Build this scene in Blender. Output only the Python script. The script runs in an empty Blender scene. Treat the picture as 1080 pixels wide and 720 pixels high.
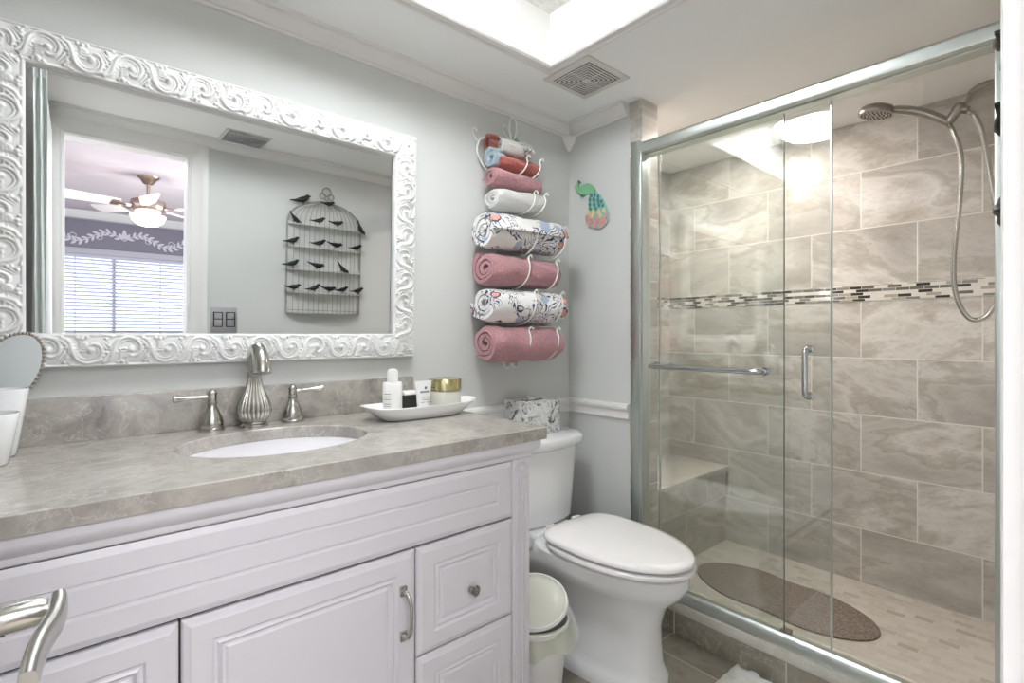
import bpy, bmesh, math, random
import numpy as np
from mathutils import Matrix, Vector, noise as mnoise
R = math.radians
PI = math.pi
random.seed(7)
SC = bpy.context.scene
COL = SC.collection

# ------------------------------------------------------------------ camera, world, lights, exposure
cam_d = bpy.data.cameras.new('camera')
cam = bpy.data.objects.new('camera', cam_d); COL.objects.link(cam)
cam.location = (0, -1.625, 1.15)
cam.rotation_euler = (R(90), 0, R(49.2) - R(90))
cam_d.sensor_width = 36; cam_d.lens = 36 * 536.5 / 1080
cam_d.shift_y = -6.43 / 1080
cam_d.clip_start = 0.01
SC.camera = cam
SC.view_settings.view_transform = 'Standard'
SC.view_settings.look = 'None'
SC.view_settings.gamma = 1
SC.view_settings.use_curve_mapping = False
SC.view_settings.exposure = 1.82

W = bpy.data.worlds.new('world'); SC.world = W; W.use_nodes = True
W.node_tree.nodes['Background'].inputs[0].default_value = (0.86, 0.93, 1.0, 1)
W.node_tree.nodes['Background'].inputs[1].default_value = 1.8

def area(name, loc, rot, sx, sy, power, color=(1, 1, 1), portal=False, spread=180):
    d = bpy.data.lights.new(name, 'AREA'); d.shape = 'RECTANGLE'; d.size = sx; d.size_y = sy
    d.energy = power; d.color = color; d.spread = R(spread)
    if portal: d.cycles.is_portal = True
    o = bpy.data.objects.new(name, d); COL.objects.link(o)
    o.location = loc; o.rotation_euler = rot
    return o
# daylight through the bedroom window the mirror shows, then unseen fills added in the bedroom
area('window_daylight', (0.5, -7.42, 1.25), (R(90), 0, 0), 2.6, 1.1, 1, portal=True)
area('added_bedroom_fill_east', (2.98, -3.4, 1.4), (0, R(90), 0), 1.3, 1.8, 50, (0.86, 0.93, 1.0))  # added fill, no window here: brightens bedroom and vanity front through the doorway
area('added_bedroom_fill_west', (-2.0, -3.5, 1.4), (0, R(-90), 0), 1.2, 1.6, 5, (0.88, 0.94, 1.0))  # added fill at a windowless wall, lifts the end wall through the doorway
area('added_bedroom_fill_top', (0.35, -2.6, 2.34), (0, 0, 0), 1.2, 1.0, 16, (0.93, 0.96, 1.0))  # added fill without a fixture, for bounce near the doorway
area('shower_downlight', (2.22, -0.50, 2.108), (0, 0, 0), 0.09, 0.09, 3.8, (1.0, 0.90, 0.84))

# ------------------------------------------------------------------ material helpers
def lin(c):
    c = c / 255.0
    return c / 12.92 if c <= 0.04045 else ((c + 0.055) / 1.055) ** 2.4
def rgb(r, g, b): return (lin(r), lin(g), lin(b), 1)

class NT:
    def __init__(s, name):
        s.m = bpy.data.materials.new(name); s.m.use_nodes = True
        s.t = s.m.node_tree; s.b = s.t.nodes['Principled BSDF']; s.out = s.t.nodes['Material Output']
    def n(s, typ, **kw):
        x = s.t.nodes.new(typ)
        for k, v in kw.items(): setattr(x, k, v)
        return x
    def link(s, a, b): s.t.links.new(a, b)
    def put(s, sock, v):
        if hasattr(v, 'is_output'): s.link(v, sock)
        else: sock.default_value = v
    def math(s, op, a, b=0.0, c=None):
        x = s.n('ShaderNodeMath', operation=op)
        s.put(x.inputs[0], a); s.put(x.inputs[1], b)
        if c is not None: s.put(x.inputs[2], c)
        return x.outputs[0]
    def mix(s, f, a, b):
        x = s.n('ShaderNodeMix', data_type='RGBA')
        s.put(x.inputs[0], f); s.put(x.inputs[6], a); s.put(x.inputs[7], b)
        return x.outputs[2]
    def ramp(s, f, stops, interp='LINEAR'):
        x = s.n('ShaderNodeValToRGB'); x.color_ramp.interpolation = interp
        e = x.color_ramp.elements
        while len(e) > 1: e.remove(e[-1])
        e[0].position, e[0].color = stops[0]
        for p, c in stops[1:]:
            q = e.new(p); q.color = c
        s.put(x.inputs[0], f); return x.outputs[0]
    def noise(s, vec, scale, detail=4, rough=0.55, dist=0.0):
        x = s.n('ShaderNodeTexNoise'); s.put(x.inputs['Vector'], vec)
        x.inputs['Scale'].default_value = scale; x.inputs['Detail'].default_value = detail
        x.inputs['Roughness'].default_value = rough; x.inputs['Distortion'].default_value = dist
        return x.outputs[0]
    def obj(s): return s.n('ShaderNodeTexCoord').outputs['Object']
    def xyz(s, v):
        x = s.n('ShaderNodeSeparateXYZ'); s.put(x.inputs[0], v); return x.outputs
    def comb(s, a, b, c=0.0):
        x = s.n('ShaderNodeCombineXYZ')
        for i, v in enumerate((a, b, c)): s.put(x.inputs[i], v)
        return x.outputs[0]
    def white(s, vec):
        x = s.n('ShaderNodeTexWhiteNoise', noise_dimensions='3D'); s.put(x.inputs['Vector'], vec)
        return x.outputs
    def bump(s, h, strength=0.3, dist=0.002):
        x = s.n('ShaderNodeBump'); x.inputs['Strength'].default_value = strength
        x.inputs['Distance'].default_value = dist; s.put(x.inputs['Height'], h)
        s.link(x.outputs[0], s.b.inputs['Normal'])
    def set(s, col=None, rough=None, metal=None, **kw):
        if col is not None: s.put(s.b.inputs['Base Color'], col)
        if rough is not None: s.put(s.b.inputs['Roughness'], rough)
        if metal is not None: s.b.inputs['Metallic'].default_value = metal
        for k, v in kw.items(): s.put(s.b.inputs[k.replace('_', ' ')], v)
        return s.m

def plain(name, c, rough=0.5, metal=0.0, var=0.04, scale=14, bump=0.0, bscale=200, bdist=0.001, **kw):
    t = NT(name); v = t.obj()
    f = t.noise(v, scale, 4)
    lo = tuple(x * (1 - var) for x in c[:3]) + (1,); hi = tuple(min(1, x * (1 + var)) for x in c[:3]) + (1,)
    t.set(t.mix(f, lo, hi), rough, metal, **kw)
    if bump: t.bump(t.noise(v, bscale, 3), bump, bdist)
    return t.m

def tile_mat(name, axis, u0=-0.914, tint=1.06):
    """10x16 inch travertine-look tile in running bond; the mosaic strip interrupts it at z 1.305."""
    t = NT(name); p = t.xyz(t.obj())
    u, z = p[axis], p[2]
    z2 = t.math('SUBTRACT', z, t.math('MULTIPLY', t.math('GREATER_THAN', z, 1.34), 0.07))
    vr = t.math('DIVIDE', t.math('SUBTRACT', z2, 0.02), 0.257)
    row = t.math('FLOOR', vr); fv = t.math('SUBTRACT', vr, row)
    half = t.math('MULTIPLY', t.math('FLOORED_MODULO', row, 2.0), 0.5)
    ur = t.math('ADD', t.math('DIVIDE', t.math('SUBTRACT', u, u0), 0.407), half)
    colm = t.math('FLOOR', ur); fu = t.math('SUBTRACT', ur, colm)
    du = t.math('MULTIPLY', t.math('MINIMUM', fu, t.math('SUBTRACT', 1.0, fu)), 0.407)
    dv = t.math('MULTIPLY', t.math('MINIMUM', fv, t.math('SUBTRACT', 1.0, fv)), 0.257)
    grout = t.math('LESS_THAN', t.math('MINIMUM', du, dv), 0.0021)
    w = t.white(t.comb(row, colm, 3.7))
    r = t.xyz(w[1])
    sgn = t.math('SUBTRACT', t.math('MULTIPLY', t.math('GREATER_THAN', r[2], 0.5), 2.0), 1.0)
    tl = t.math('MULTIPLY', t.math('MULTIPLY', sgn, t.math('ADD', r[0], 0.3)), 0.30)
    vv = t.math('ADD', t.math('MULTIPLY', z2, 1.35), t.math('MULTIPLY', u, tl))
    q = t.comb(t.math('ADD', t.math('MULTIPLY', u, 0.65), t.math('MULTIPLY', r[0], 37.0)), t.math('ADD', vv, t.math('MULTIPLY', r[1], 23.0)), t.math('MULTIPLY', r[2], 9.0))
    n1 = t.noise(q, 2.7, 7, 0.52, 0.45)
    n2 = t.noise(q, 60.0, 6, 0.75, 0.2)
    n1 = t.math('ADD', n1, t.math('MULTIPLY', t.math('SUBTRACT', t.noise(q, 26.0, 6, 0.7, 0.6), 0.5), 0.16))
    base = t.ramp(n1, [(0.30, rgb(166, 160, 152)), (0.40, rgb(186, 182, 176)), (0.46, rgb(200, 196, 189)), (0.49, rgb(178, 172, 163)), (0.53, rgb(194, 189, 181)),
                       (0.57, rgb(216, 213, 208)), (0.62, rgb(200, 195, 187)), (0.68, rgb(176, 168, 156)), (0.76, rgb(206, 201, 193))])
    fine = t.ramp(n2, [(0.30, (0.70, 0.68, 0.65, 1)), (0.45, (0.95, 0.95, 0.95, 1)), (0.7, (1, 1, 1, 1))])
    mu = t.n('ShaderNodeMix', data_type='RGBA', blend_type='MULTIPLY'); mu.inputs[0].default_value = 0.75
    t.link(base, mu.inputs[6]); t.link(fine, mu.inputs[7])
    val = t.n('ShaderNodeHueSaturation'); t.link(mu.outputs[2], val.inputs['Color'])
    t.link(t.math('MULTIPLY', t.math('ADD', t.math('MULTIPLY', r[2], 0.16), 0.90), tint), val.inputs['Value'])
    col = t.mix(grout, val.outputs[0], rgb(232, 229, 223))
    t.set(col, 0.28)
    t.bump(t.math('SUBTRACT', 1.0, grout), 0.4, 0.001)
    return t.m

def cell_mat(name, a, b, ta, tb, stops, groutc, gw=0.0012, rough=0.3, off=0.5, var=0.0, split=False):
    """small brick cells on axes a (length) and b; each cell takes a colour of its own."""
    t = NT(name); p = t.xyz(t.obj())
    vr = t.math('DIVIDE', p[b], tb); row = t.math('FLOOR', vr); fv = t.math('SUBTRACT', vr, row)
    jit = t.math('MULTIPLY', row, off)
    ur = t.math('ADD', t.math('DIVIDE', p[a], ta), jit); c = t.math('FLOOR', ur); fu = t.math('SUBTRACT', ur, c)
    du = t.math('MULTIPLY', t.math('MINIMUM', fu, t.math('SUBTRACT', 1.0, fu)), ta)
    dv = t.math('MULTIPLY', t.math('MINIMUM', fv, t.math('SUBTRACT', 1.0, fv)), tb)
    g = t.math('LESS_THAN', t.math('MINIMUM', du, dv), gw)
    w = t.white(t.comb(row, c, 1.3))
    colr = t.ramp(w[0], stops, 'CONSTANT' if not split else 'LINEAR')
    n = t.noise(t.obj(), 40, 4)
    sh = t.ramp(n, [(0.2, (0.86, 0.86, 0.85, 1)), (0.8, (1, 1, 1, 1))])
    mu = t.n('ShaderNodeMix', data_type='RGBA', blend_type='MULTIPLY'); mu.inputs[0].default_value = 0.8
    t.link(colr, mu.inputs[6]); t.link(sh, mu.inputs[7])
    t.set(t.mix(g, mu.outputs[2], groutc), rough)
    t.bump(t.math('SUBTRACT', 1.0, g), 0.4, 0.0008)
    return t.m

def floor_tile_mat():
    t = NT('floor_tile'); p = t.xyz(t.obj())
    s = 0.33
    ur = t.math('DIVIDE', t.math('ADD', p[0], 0.02), s); vr = t.math('DIVIDE', t.math('ADD', p[1], 0.54), s)
    c = t.math('FLOOR', ur); r = t.math('FLOOR', vr)
    fu = t.math('SUBTRACT', ur, c); fv = t.math('SUBTRACT', vr, r)
    g = t.math('LESS_THAN', t.math('MULTIPLY', t.math('MINIMUM', t.math('MINIMUM', fu, t.math('SUBTRACT', 1.0, fu)),
               t.math('MINIMUM', fv, t.math('SUBTRACT', 1.0, fv))), s), 0.0028)
    w = t.xyz(t.white(t.comb(r, c, 5.0))[1])
    q = t.comb(t.math('ADD', p[0], t.math('MULTIPLY', w[0], 20.0)), t.math('ADD', p[1], t.math('MULTIPLY', w[1], 20.0)), p[2])
    n1 = t.noise(q, 5, 8, 0.62, 1.0)
    col = t.ramp(n1, [(0.3, rgb(118, 110, 97)), (0.45, rgb(146, 139, 126)), (0.55, rgb(160, 154, 142)), (0.7, rgb(134, 127, 114))])
    t.set(t.mix(g, col, rgb(196, 192, 184)), 0.3)
    return t.m

def marble_mat(name, stops, vein, scale=5.0, rough=0.12, veinw=0.02, dark=None, strength=0.6):
    t = NT(name); v = t.obj()
    n1 = t.noise(v, scale, 9, 0.68, 0.35)
    base = t.ramp(n1, stops)
    n2 = t.noise(v, scale * 2.6, 5, 0.62, 0.5)
    ridge = t.math('ABSOLUTE', t.math('SUBTRACT', n2, 0.5))
    vm = t.ramp(ridge, [(0.0, (strength,) * 3 + (1,)), (veinw, (0, 0, 0, 1))])
    n3 = t.noise(v, scale * 0.9, 3)
    vm2 = t.math('MULTIPLY', vm, t.math('GREATER_THAN', n3, 0.47))
    col = t.mix(vm2, base, vein)
    if dark:
        n4 = t.noise(v, scale * 1.3, 7, 0.7, 2.5)
        col = t.mix(t.ramp(n4, [(0.50, (0, 0, 0, 1)), (0.60, (1, 1, 1, 1))]), col, dark)
    t.set(col, rough)
    return t.m

def floral_mat():
    t = NT('floral_cloth'); v = t.obj()
    n1 = t.noise(v, 13, 2, 0.4, 1.4)
    lines = t.math('LESS_THAN', t.math('ABSOLUTE', t.math('SUBTRACT', t.math('FRACT', t.math('MULTIPLY', n1, 9.0)), 0.5)), 0.13)
    mask = t.math('GREATER_THAN', t.noise(v, 8, 1), 0.42)
    navy = t.math('MULTIPLY', lines, mask)
    vo = t.n('ShaderNodeTexVoronoi'); t.link(v, vo.inputs['Vector']); vo.inputs['Scale'].default_value = 17
    d = t.math('ADD', vo.outputs['Distance'], t.math('MULTIPLY', t.noise(v, 60, 1), 0.25)); rc = t.xyz(vo.outputs['Color'])
    coral = t.math('MULTIPLY', t.math('LESS_THAN', d, 0.46), t.math('GREATER_THAN', rc[0], 0.72))
    blue = t.math('MULTIPLY', t.math('LESS_THAN', d, 0.50), t.math('LESS_THAN', rc[0], 0.25))
    ring = t.math('MULTIPLY', t.math('LESS_THAN', t.math('ABSOLUTE', t.math('SUBTRACT', d, 0.48)), 0.045),
                  t.math('GREATER_THAN', rc[0], 0.6))
    c = t.mix(navy, rgb(236, 234, 232), rgb(72, 80, 112))
    c = t.mix(blue, c, rgb(176, 190, 210))
    c = t.mix(coral, c, rgb(236, 166, 146))
    c = t.mix(ring, c, rgb(66, 74, 106))
    t.set(c, 0.95)
    t.bump(t.noise(v, 500, 2), 0.5, 0.001)
    return t.m

def terry(name, c, var=0.13):
    t = NT(name); v = t.obj()
    f = t.noise(v, 110, 4, 0.75)
    lo = tuple(x * (1 - var * 2) for x in c[:3]) + (1,); hi = tuple(min(1, x * (1 + var)) for x in c[:3]) + (1,)
    t.set(t.ramp(f, [(0.3, lo), (0.7, hi)]), 1.0)
    t.b.inputs['Sheen Weight'].default_value = 0.3
    t.bump(t.noise(v, 130, 4, 0.7), 1.0, 0.007)
    return t.m

def glass_mat(name, tint=(0.955, 0.975, 0.965, 1), refl=1.0):
    t = NT(name)
    tr = t.n('ShaderNodeBsdfTransparent'); tr.inputs[0].default_value = tint
    gl = t.n('ShaderNodeBsdfGlossy'); gl.inputs['Roughness'].default_value = 0.0
    gl.inputs[0].default_value = (refl, refl, refl, 1)
    lw = t.n('ShaderNodeLayerWeight'); lw.inputs['Blend'].default_value = 0.5
    fac = t.math('ADD', t.math('MULTIPLY', t.math('POWER', lw.outputs['Facing'], 5.0), 0.915), 0.08)
    mx = t.n('ShaderNodeMixShader'); t.link(fac, mx.inputs[0]); t.link(tr.outputs[0], mx.inputs[1]); t.link(gl.outputs[0], mx.inputs[2])
    t.link(mx.outputs[0], t.out.inputs[0]); t.t.nodes.remove(t.b)
    return t.m

def emit_mat(name, c, s):
    t = NT(name)
    t.set((0.9, 0.9, 0.88, 1), 0.4); t.b.inputs['Emission Color'].default_value = c; t.b.inputs['Emission Strength'].default_value = s
    return t.m

M = {}
M['wall'] = plain('wall_paint', rgb(212, 213, 210), 0.85, var=0.012, scale=3, bump=0.12, bscale=90, bdist=0.002)
M['ceiling'] = plain('ceiling_paint', rgb(244, 244, 243), 0.9, var=0.012, scale=3, bump=0.08, bscale=80, bdist=0.002)
M['popcorn'] = plain('textured_ceiling', rgb(236, 234, 230), 0.95, var=0.05, scale=60, bump=1.0, bscale=70, bdist=0.012)
M['trim'] = plain('white_trim_paint', rgb(232, 230, 227), 0.42, var=0.01)
M['cabinet'] = plain('white_cabinet_lacquer', rgb(226, 223, 228), 0.33, var=0.008)
M['gap'] = plain('dark_reveal', rgb(70, 66, 66), 0.8)
M['frame_white'] = plain('white_carved_frame_paint', rgb(228, 228, 226), 0.38, var=0.015)
M['tile_y'] = tile_mat('shower_tile_back', 1)
M['tile_x'] = tile_mat('shower_tile_side', 0, u0=2.7)
M['mosaic_y'] = cell_mat('glass_mosaic_back', 1, 2, 0.049, 0.014, [(0.0, rgb(64, 60, 58)), (0.22, rgb(112, 108, 104)), (0.40, rgb(176, 168, 154)), (0.52, rgb(226, 222, 214)), (0.84, rgb(138, 138, 134))], rgb(222, 218, 210), 0.0009, 0.12, 0.43)
M['mosaic_x'] = cell_mat('glass_mosaic_side', 0, 2, 0.049, 0.014, [(0.0, rgb(64, 60, 58)), (0.22, rgb(112, 108, 104)), (0.40, rgb(176, 168, 154)), (0.52, rgb(226, 222, 214)), (0.84, rgb(138, 138, 134))], rgb(222, 218, 210), 0.0009, 0.12, 0.43)
M['shower_floor'] = cell_mat('shower_floor_mosaic', 1, 0, 0.062, 0.034, [(0.0, rgb(172, 163, 151)), (0.12, rgb(194, 187, 177)), (0.6, rgb(201, 195, 186)), (1.0, rgb(208, 203, 195))], rgb(206, 198, 186), 0.0014, 0.4, 0.37, split=True)
M['floor_tile'] = floor_tile_mat()
M['curb_tile'] = marble_mat('curb_tile', [(0.3, rgb(128, 120, 106)), (0.5, rgb(158, 151, 138)), (0.7, rgb(174, 168, 156))], rgb(200, 195, 186), 6, 0.25)
M['curb_cap'] = marble_mat('curb_cap_marble', [(0.3, rgb(196, 192, 182)), (0.6, rgb(216, 212, 204))], rgb(230, 228, 222), 8, 0.2)
M['grout'] = plain('light_grout', rgb(214, 210, 202), 0.8)
M['counter'] = marble_mat('taupe_marble', [(0.28, rgb(122, 114, 109)), (0.42, rgb(160, 154, 147)), (0.52, rgb(178, 173, 165)), (0.62, rgb(154, 147, 140)), (0.75, rgb(194, 190, 181))], rgb(210, 204, 195), 7, 0.2, 0.016, strength=0.6)
M['counter'].node_tree.nodes['Principled BSDF'].inputs['Specular IOR Level'].default_value = 0.75
M['counter'].node_tree.nodes['Principled BSDF'].inputs['Coat Weight'].default_value = 0.25
M['carpet'] = plain('bedroom_carpet', rgb(190, 180, 168), 1.0, bump=0.6, bscale=300)
M['bedroom_wall'] = plain('bedroom_wall_paint', rgb(196, 192, 200), 0.9, var=0.01)
M['bedroom_ceiling'] = plain('bedroom_ceiling_paint', rgb(208, 198, 203), 0.9, var=0.01)
M['glass'] = glass_mat('clear_shower_glass')
M['glass_edge'] = plain('green_glass_edge', rgb(96, 108, 102), 0.15)
M['pane'] = glass_mat('window_glass', (0.97, 0.98, 0.99, 1))
t = NT('silvered_glass'); t.set((0.79, 0.81, 0.815, 1), 0.0, 1.0); M['mirror'] = t.m
t = NT('hand_mirror_glass'); t.set((0.44, 0.47, 0.46, 1), 0.42, 1.0); M['mirror_soft'] = t.m
M['alu'] = plain('satin_aluminium', rgb(206, 212, 208), 0.32, 1.0, var=0.03)
M['chrome'] = plain('polished_chrome', rgb(200, 204, 206), 0.08, 1.0, var=0.02)
M['nickel'] = plain('brushed_nickel', rgb(188, 186, 180), 0.24, 1.0, var=0.05, scale=60)
M['nickel_dark'] = plain('aged_nickel', rgb(158, 152, 145), 0.3, 1.0, var=0.05, scale=60)
M['porcelain'] = plain('white_porcelain', rgb(238, 238, 238), 0.07, var=0.005, Coat_Weight=0.4)
M['seat'] = plain('white_seat_enamel', rgb(240, 237, 236), 0.18, var=0.005)
M['plastic'] = plain('white_plastic', rgb(238, 237, 234), 0.35, var=0.01)
M['bag'] = plain('thin_bin_liner', rgb(226, 230, 208), 0.25, var=0.05, Alpha=0.5)
M['clearlid'] = plain('frosted_lid', rgb(228, 229, 218), 0.2, var=0.02)
M['black_metal'] = plain('black_bird_metal', rgb(26, 25, 26), 0.45)
M['cage'] = plain('distressed_white_wire', rgb(222, 220, 214), 0.6, var=0.2, scale=40)
M['cage_dark'] = plain('worn_dark_wire', rgb(168, 165, 158), 0.6, var=0.35, scale=40)
M['rack'] = plain('white_powder_coat', rgb(236, 235, 230), 0.35)
M['pink'] = terry('dusty_pink_terry', rgb(200, 146, 152))
M['white_terry'] = terry('white_terry', rgb(234, 232, 228), 0.05)
M['coral_terry'] = terry('coral_terry', rgb(196, 104, 94))
M['rust_terry'] = terry('rust_terry', rgb(158, 88, 74))
M['skyblue_terry'] = terry('pale_blue_terry', rgb(188, 208, 220), 0.06)
M['floral'] = floral_mat()
M['green'] = plain('mint_green_enamel', rgb(138, 198, 150), 0.4, var=0.12, scale=60)
M['green_dark'] = plain('leaf_green_enamel', rgb(88, 136, 92), 0.4, var=0.15, scale=60)
M['teal'] = plain('teal_enamel', rgb(84, 142, 142), 0.4, var=0.3, scale=90)
M['teal_light'] = plain('light_teal_enamel', rgb(150, 196, 182), 0.4, var=0.2, scale=90)
M['yellow'] = plain('pale_yellow_enamel', rgb(222, 206, 158), 0.4, var=0.1)
M['rose'] = plain('rose_enamel', rgb(218, 160, 156), 0.4, var=0.1, scale=60)
M['tissue'] = marble_mat('grey_marbled_card', [(0.3, rgb(176, 176, 174)), (0.5, rgb(226, 226, 224)), (0.7, rgb(198, 198, 196))], rgb(244, 244, 242), 12, 0.35, 0.03, dark=rgb(70, 70, 68))
M['mat_white'] = terry('white_bath_mat', rgb(236, 234, 230), 0.06)
def loofah():
    t = NT('brown_loofah_mat'); v = t.obj()
    f = t.noise(v, 130, 4, 0.8)
    c = t.ramp(f, [(0.32, rgb(92, 80, 72)), (0.5, rgb(136, 122, 112)), (0.68, rgb(168, 156, 146))])
    t.set(c, 0.9); t.bump(t.noise(v, 150, 4), 1.0, 0.006); return t.m
M['loofah'] = loofah()
M['gold'] = plain('champagne_gold_metal', rgb(206, 196, 150), 0.14, 1.0, var=0.02)
M['jar'] = plain('frosted_cream_glass', rgb(206, 204, 192), 0.22, var=0.01)
M['ink'] = plain('grey_print', rgb(120, 120, 122), 0.6)
M['label_black'] = plain('black_label', rgb(38, 36, 36), 0.35)
M['dark_slot'] = plain('dark_vent_slot', rgb(44, 42, 40), 0.8)
M['vent'] = plain('white_vent_plastic', rgb(218, 216, 211), 0.5)
M['steel_plate'] = plain('brushed_steel_plate', rgb(206, 206, 210), 0.35, 1.0)
M['valance'] = plain('grey_valance_board', rgb(132, 128, 140), 0.8)
M['vine'] = plain('pale_vine_relief', rgb(214, 210, 216), 0.6)
M['blind'] = plain('white_blind_slat', rgb(196, 197, 212), 0.5)
M['fan_blade'] = plain('white_fan_blade', rgb(236, 232, 232), 0.4)
M['fan_metal'] = plain('brushed_bronze_nickel', rgb(170, 152, 140), 0.3, 1.0)
M['bowl_glow'] = emit_mat('lit_frosted_bowl', (1.0, 0.93, 0.86, 1), 9.0)
M['dome_glow'] = emit_mat('lit_dome_lamp', (0.93, 0.97, 1.0, 1), 15.0)
M['can_glow'] = emit_mat('lit_warm_downlight', (1.0, 0.80, 0.62, 1), 12.0)
M['robe'] = plain('grey_green_sheer_cloth', rgb(232, 236, 233), 0.8, var=0.12, scale=8)
M['outdoor_ground'] = plain('pale_outdoor_ground', rgb(190, 186, 176), 0.9, var=0.1)

# ------------------------------------------------------------------ mesh helpers
def empty(name, loc):
    o = bpy.data.objects.new(name, None); COL.objects.link(o); o.location = loc; o.empty_display_size = 0.05
    return o
def tag(o, label=None, cat=None, group=None, kind=None):
    if label: o['label'] = label
    if cat: o['category'] = cat
    if group: o['group'] = group
    if kind: o['kind'] = kind
    return o
def thing(name, loc, label, cat, group=None):
    return tag(empty(name, loc), label, cat, group)

class B:
    def __init__(s): s.v = []; s.f = []; s.M = None
    def add(s, vs, fs):
        k = len(s.v)
        if s.M is not None: vs = [tuple(s.M @ Vector(p)) for p in vs]
        s.v += [tuple(p) for p in vs]; s.f += [tuple(i + k for i in f) for f in fs]; return s
    def box(s, x0, x1, y0, y1, z0, z1, bev=0.0, seg=2):
        if bev <= 0:
            return s.add([(x0,y0,z0),(x1,y0,z0),(x1,y1,z0),(x0,y1,z0),(x0,y0,z1),(x1,y0,z1),(x1,y1,z1),(x0,y1,z1)],
                         [(0,3,2,1),(4,5,6,7),(0,1,5,4),(1,2,6,5),(2,3,7,6),(3,0,4,7)])
        bm = bmesh.new(); bmesh.ops.create_cube(bm, size=1)
        for v in bm.verts:
            v.co = Vector(((x0+x1)/2 + v.co.x*(x1-x0), (y0+y1)/2 + v.co.y*(y1-y0), (z0+z1)/2 + v.co.z*(z1-z0)))
        bmesh.ops.bevel(bm, geom=bm.edges[:], offset=bev, segments=seg, profile=0.6, affect='EDGES')
        bm.verts.ensure_lookup_table(); bm.verts.index_update()
        vs = [tuple(v.co) for v in bm.verts]; fs = [tuple(v.index for v in f.verts) for f in bm.faces]; bm.free()
        return s.add(vs, fs)
    def loft(s, rings, caps=True, closed=True, close_v=False):
        n = len(rings[0]); vs = [p for r in rings for p in r]; fs = []
        m = len(rings)
        for i in range(m if close_v else m - 1):
            j = (i + 1) % m
            for k in range(n if closed else n - 1):
                l = (k + 1) % n
                fs.append((i*n+k, i*n+l, j*n+l, j*n+k))
        if caps and not close_v:
            fs.append(tuple(range(n - 1, -1, -1))); fs.append(tuple((m-1)*n + k for k in range(n)))
        return s.add(vs, fs)
    def tube(s, pts, r, n=8, caps=True, closed=False, flat=1.0):
        P = [Vector(p) for p in pts]; m = len(P)
        rs = r if isinstance(r, (list, tuple)) else [r] * m
        rings = []; up = None
        for i in range(m):
            if closed: d = P[(i+1) % m] - P[i-1]
            else: d = P[min(i+1, m-1)] - P[max(i-1, 0)]
            if d.length < 1e-9: d = Vector((0, 0, 1))
            d.normalize()
            if up is None:
                up = Vector((0, 0, 1)) if abs(d.z) < 0.9 else Vector((1, 0, 0))
            a = up - d * up.dot(d)
            if a.length < 1e-6: a = d.orthogonal()
            a.normalize(); up = a; b = d.cross(a)
            rings.append([P[i] + (a * math.cos(2*PI*k/n) * flat + b * math.sin(2*PI*k/n)) * rs[i] for k in range(n)])
        return s.loft(rings, caps=caps and not closed, close_v=closed)
    def lathe(s, prof, c=(0, 0, 0), n=24, axis=(0, 0, 1), sx=1.0, sy=1.0, mod=None):
        q = Vector((0, 0, 1)).rotation_difference(Vector(axis)); c = Vector(c)
        rings = []
        for (r, z) in prof:
            ring = []
            for k in range(n):
                a = 2*PI*k/n; rr = r * (mod(a, z) if mod else 1)
                ring.append(c + q @ Vector((rr*math.cos(a)*sx, rr*math.sin(a)*sy, z)))
            rings.append(ring)
        return s.loft(rings)
    def prism(s, pts, d, origin=(0, 0, 0), ux=(1, 0, 0), uy=(0, 0, 1), un=(0, -1, 0)):
        o, ux, uy, un = Vector(origin), Vector(ux), Vector(uy), Vector(un)
        return s.loft([[o + ux*p[0] + uy*p[1] for p in pts], [o + ux*p[0] + uy*p[1] + un*d for p in pts]])
    def ball(s, c, rx, ry=None, rz=None, n=14, m=10):
        ry = ry or rx; rz = rz or rx
        prof = [(max(1e-4, math.sin(PI*i/m)), -math.cos(PI*i/m)) for i in range(m + 1)]
        rings = [[(c[0]+rx*r*math.cos(2*PI*k/n), c[1]+ry*r*math.sin(2*PI*k/n), c[2]+rz*z) for k in range(n)] for r, z in prof]
        return s.loft(rings)
    def strip(s, prof, path, closed=False):
        """sweep a 2-D profile (out, up) along a plan path [(x, y, nx, ny)] with mitred corners given by (nx, ny)."""
        rings = [[(x + nx*p[0], y + ny*p[0], p[1]) for p in prof] for (x, y, nx, ny) in path]
        return s.loft(rings, caps=not closed, close_v=closed)
    def panel(s, x0, x1, z0, z1, y, loops):
        """nested rectangles (inset, depth towards -y): a mitred, moulded front"""
        rings = []
        for (i, d) in loops:
            rings.append([(x0+i, y-d, z0+i), (x1-i, y-d, z0+i), (x1-i, y-d, z1-i), (x0+i, y-d, z1-i)])
        return s.loft(rings)

def build(name, b, mat, parent=None, ang=38, flip=True, origin=None):
    me = bpy.data.meshes.new(name)
    vs = b.v
    if origin is not None: vs = [(x-origin[0], y-origin[1], z-origin[2]) for x, y, z in vs]
    me.from_pydata(vs, [], b.f); me.validate(); me.update()
    if flip:
        bm = bmesh.new(); bm.from_mesh(me); bmesh.ops.recalc_face_normals(bm, faces=bm.faces[:]); bm.to_mesh(me); bm.free()
    me.materials.append(M[mat] if isinstance(mat, str) else mat)
    if ang is not None:
        me.shade_smooth(); me.set_sharp_from_angle(angle=R(ang))
    o = bpy.data.objects.new(name, me); COL.objects.link(o)
    if origin is not None: o.location = origin
    if parent is not None:
        o.parent = parent
        if parent.parent is None: o.matrix_parent_inverse = Matrix.Translation(-Vector(parent.location))
    return o
def part(name, b, mat, parent, ang=38): return build(name, b, mat, parent, ang)
def struct(name, b, mat, ang=None, label=None):
    o = build(name, b, mat, None, ang); o['kind'] = 'structure'
    if label: o['label'] = label
    return o
def base_of(b):
    xs = [p[0] for p in b.v]; ys = [p[1] for p in b.v]; zs = [p[2] for p in b.v]
    return ((min(xs)+max(xs))/2, (min(ys)+max(ys))/2, min(zs))
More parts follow.
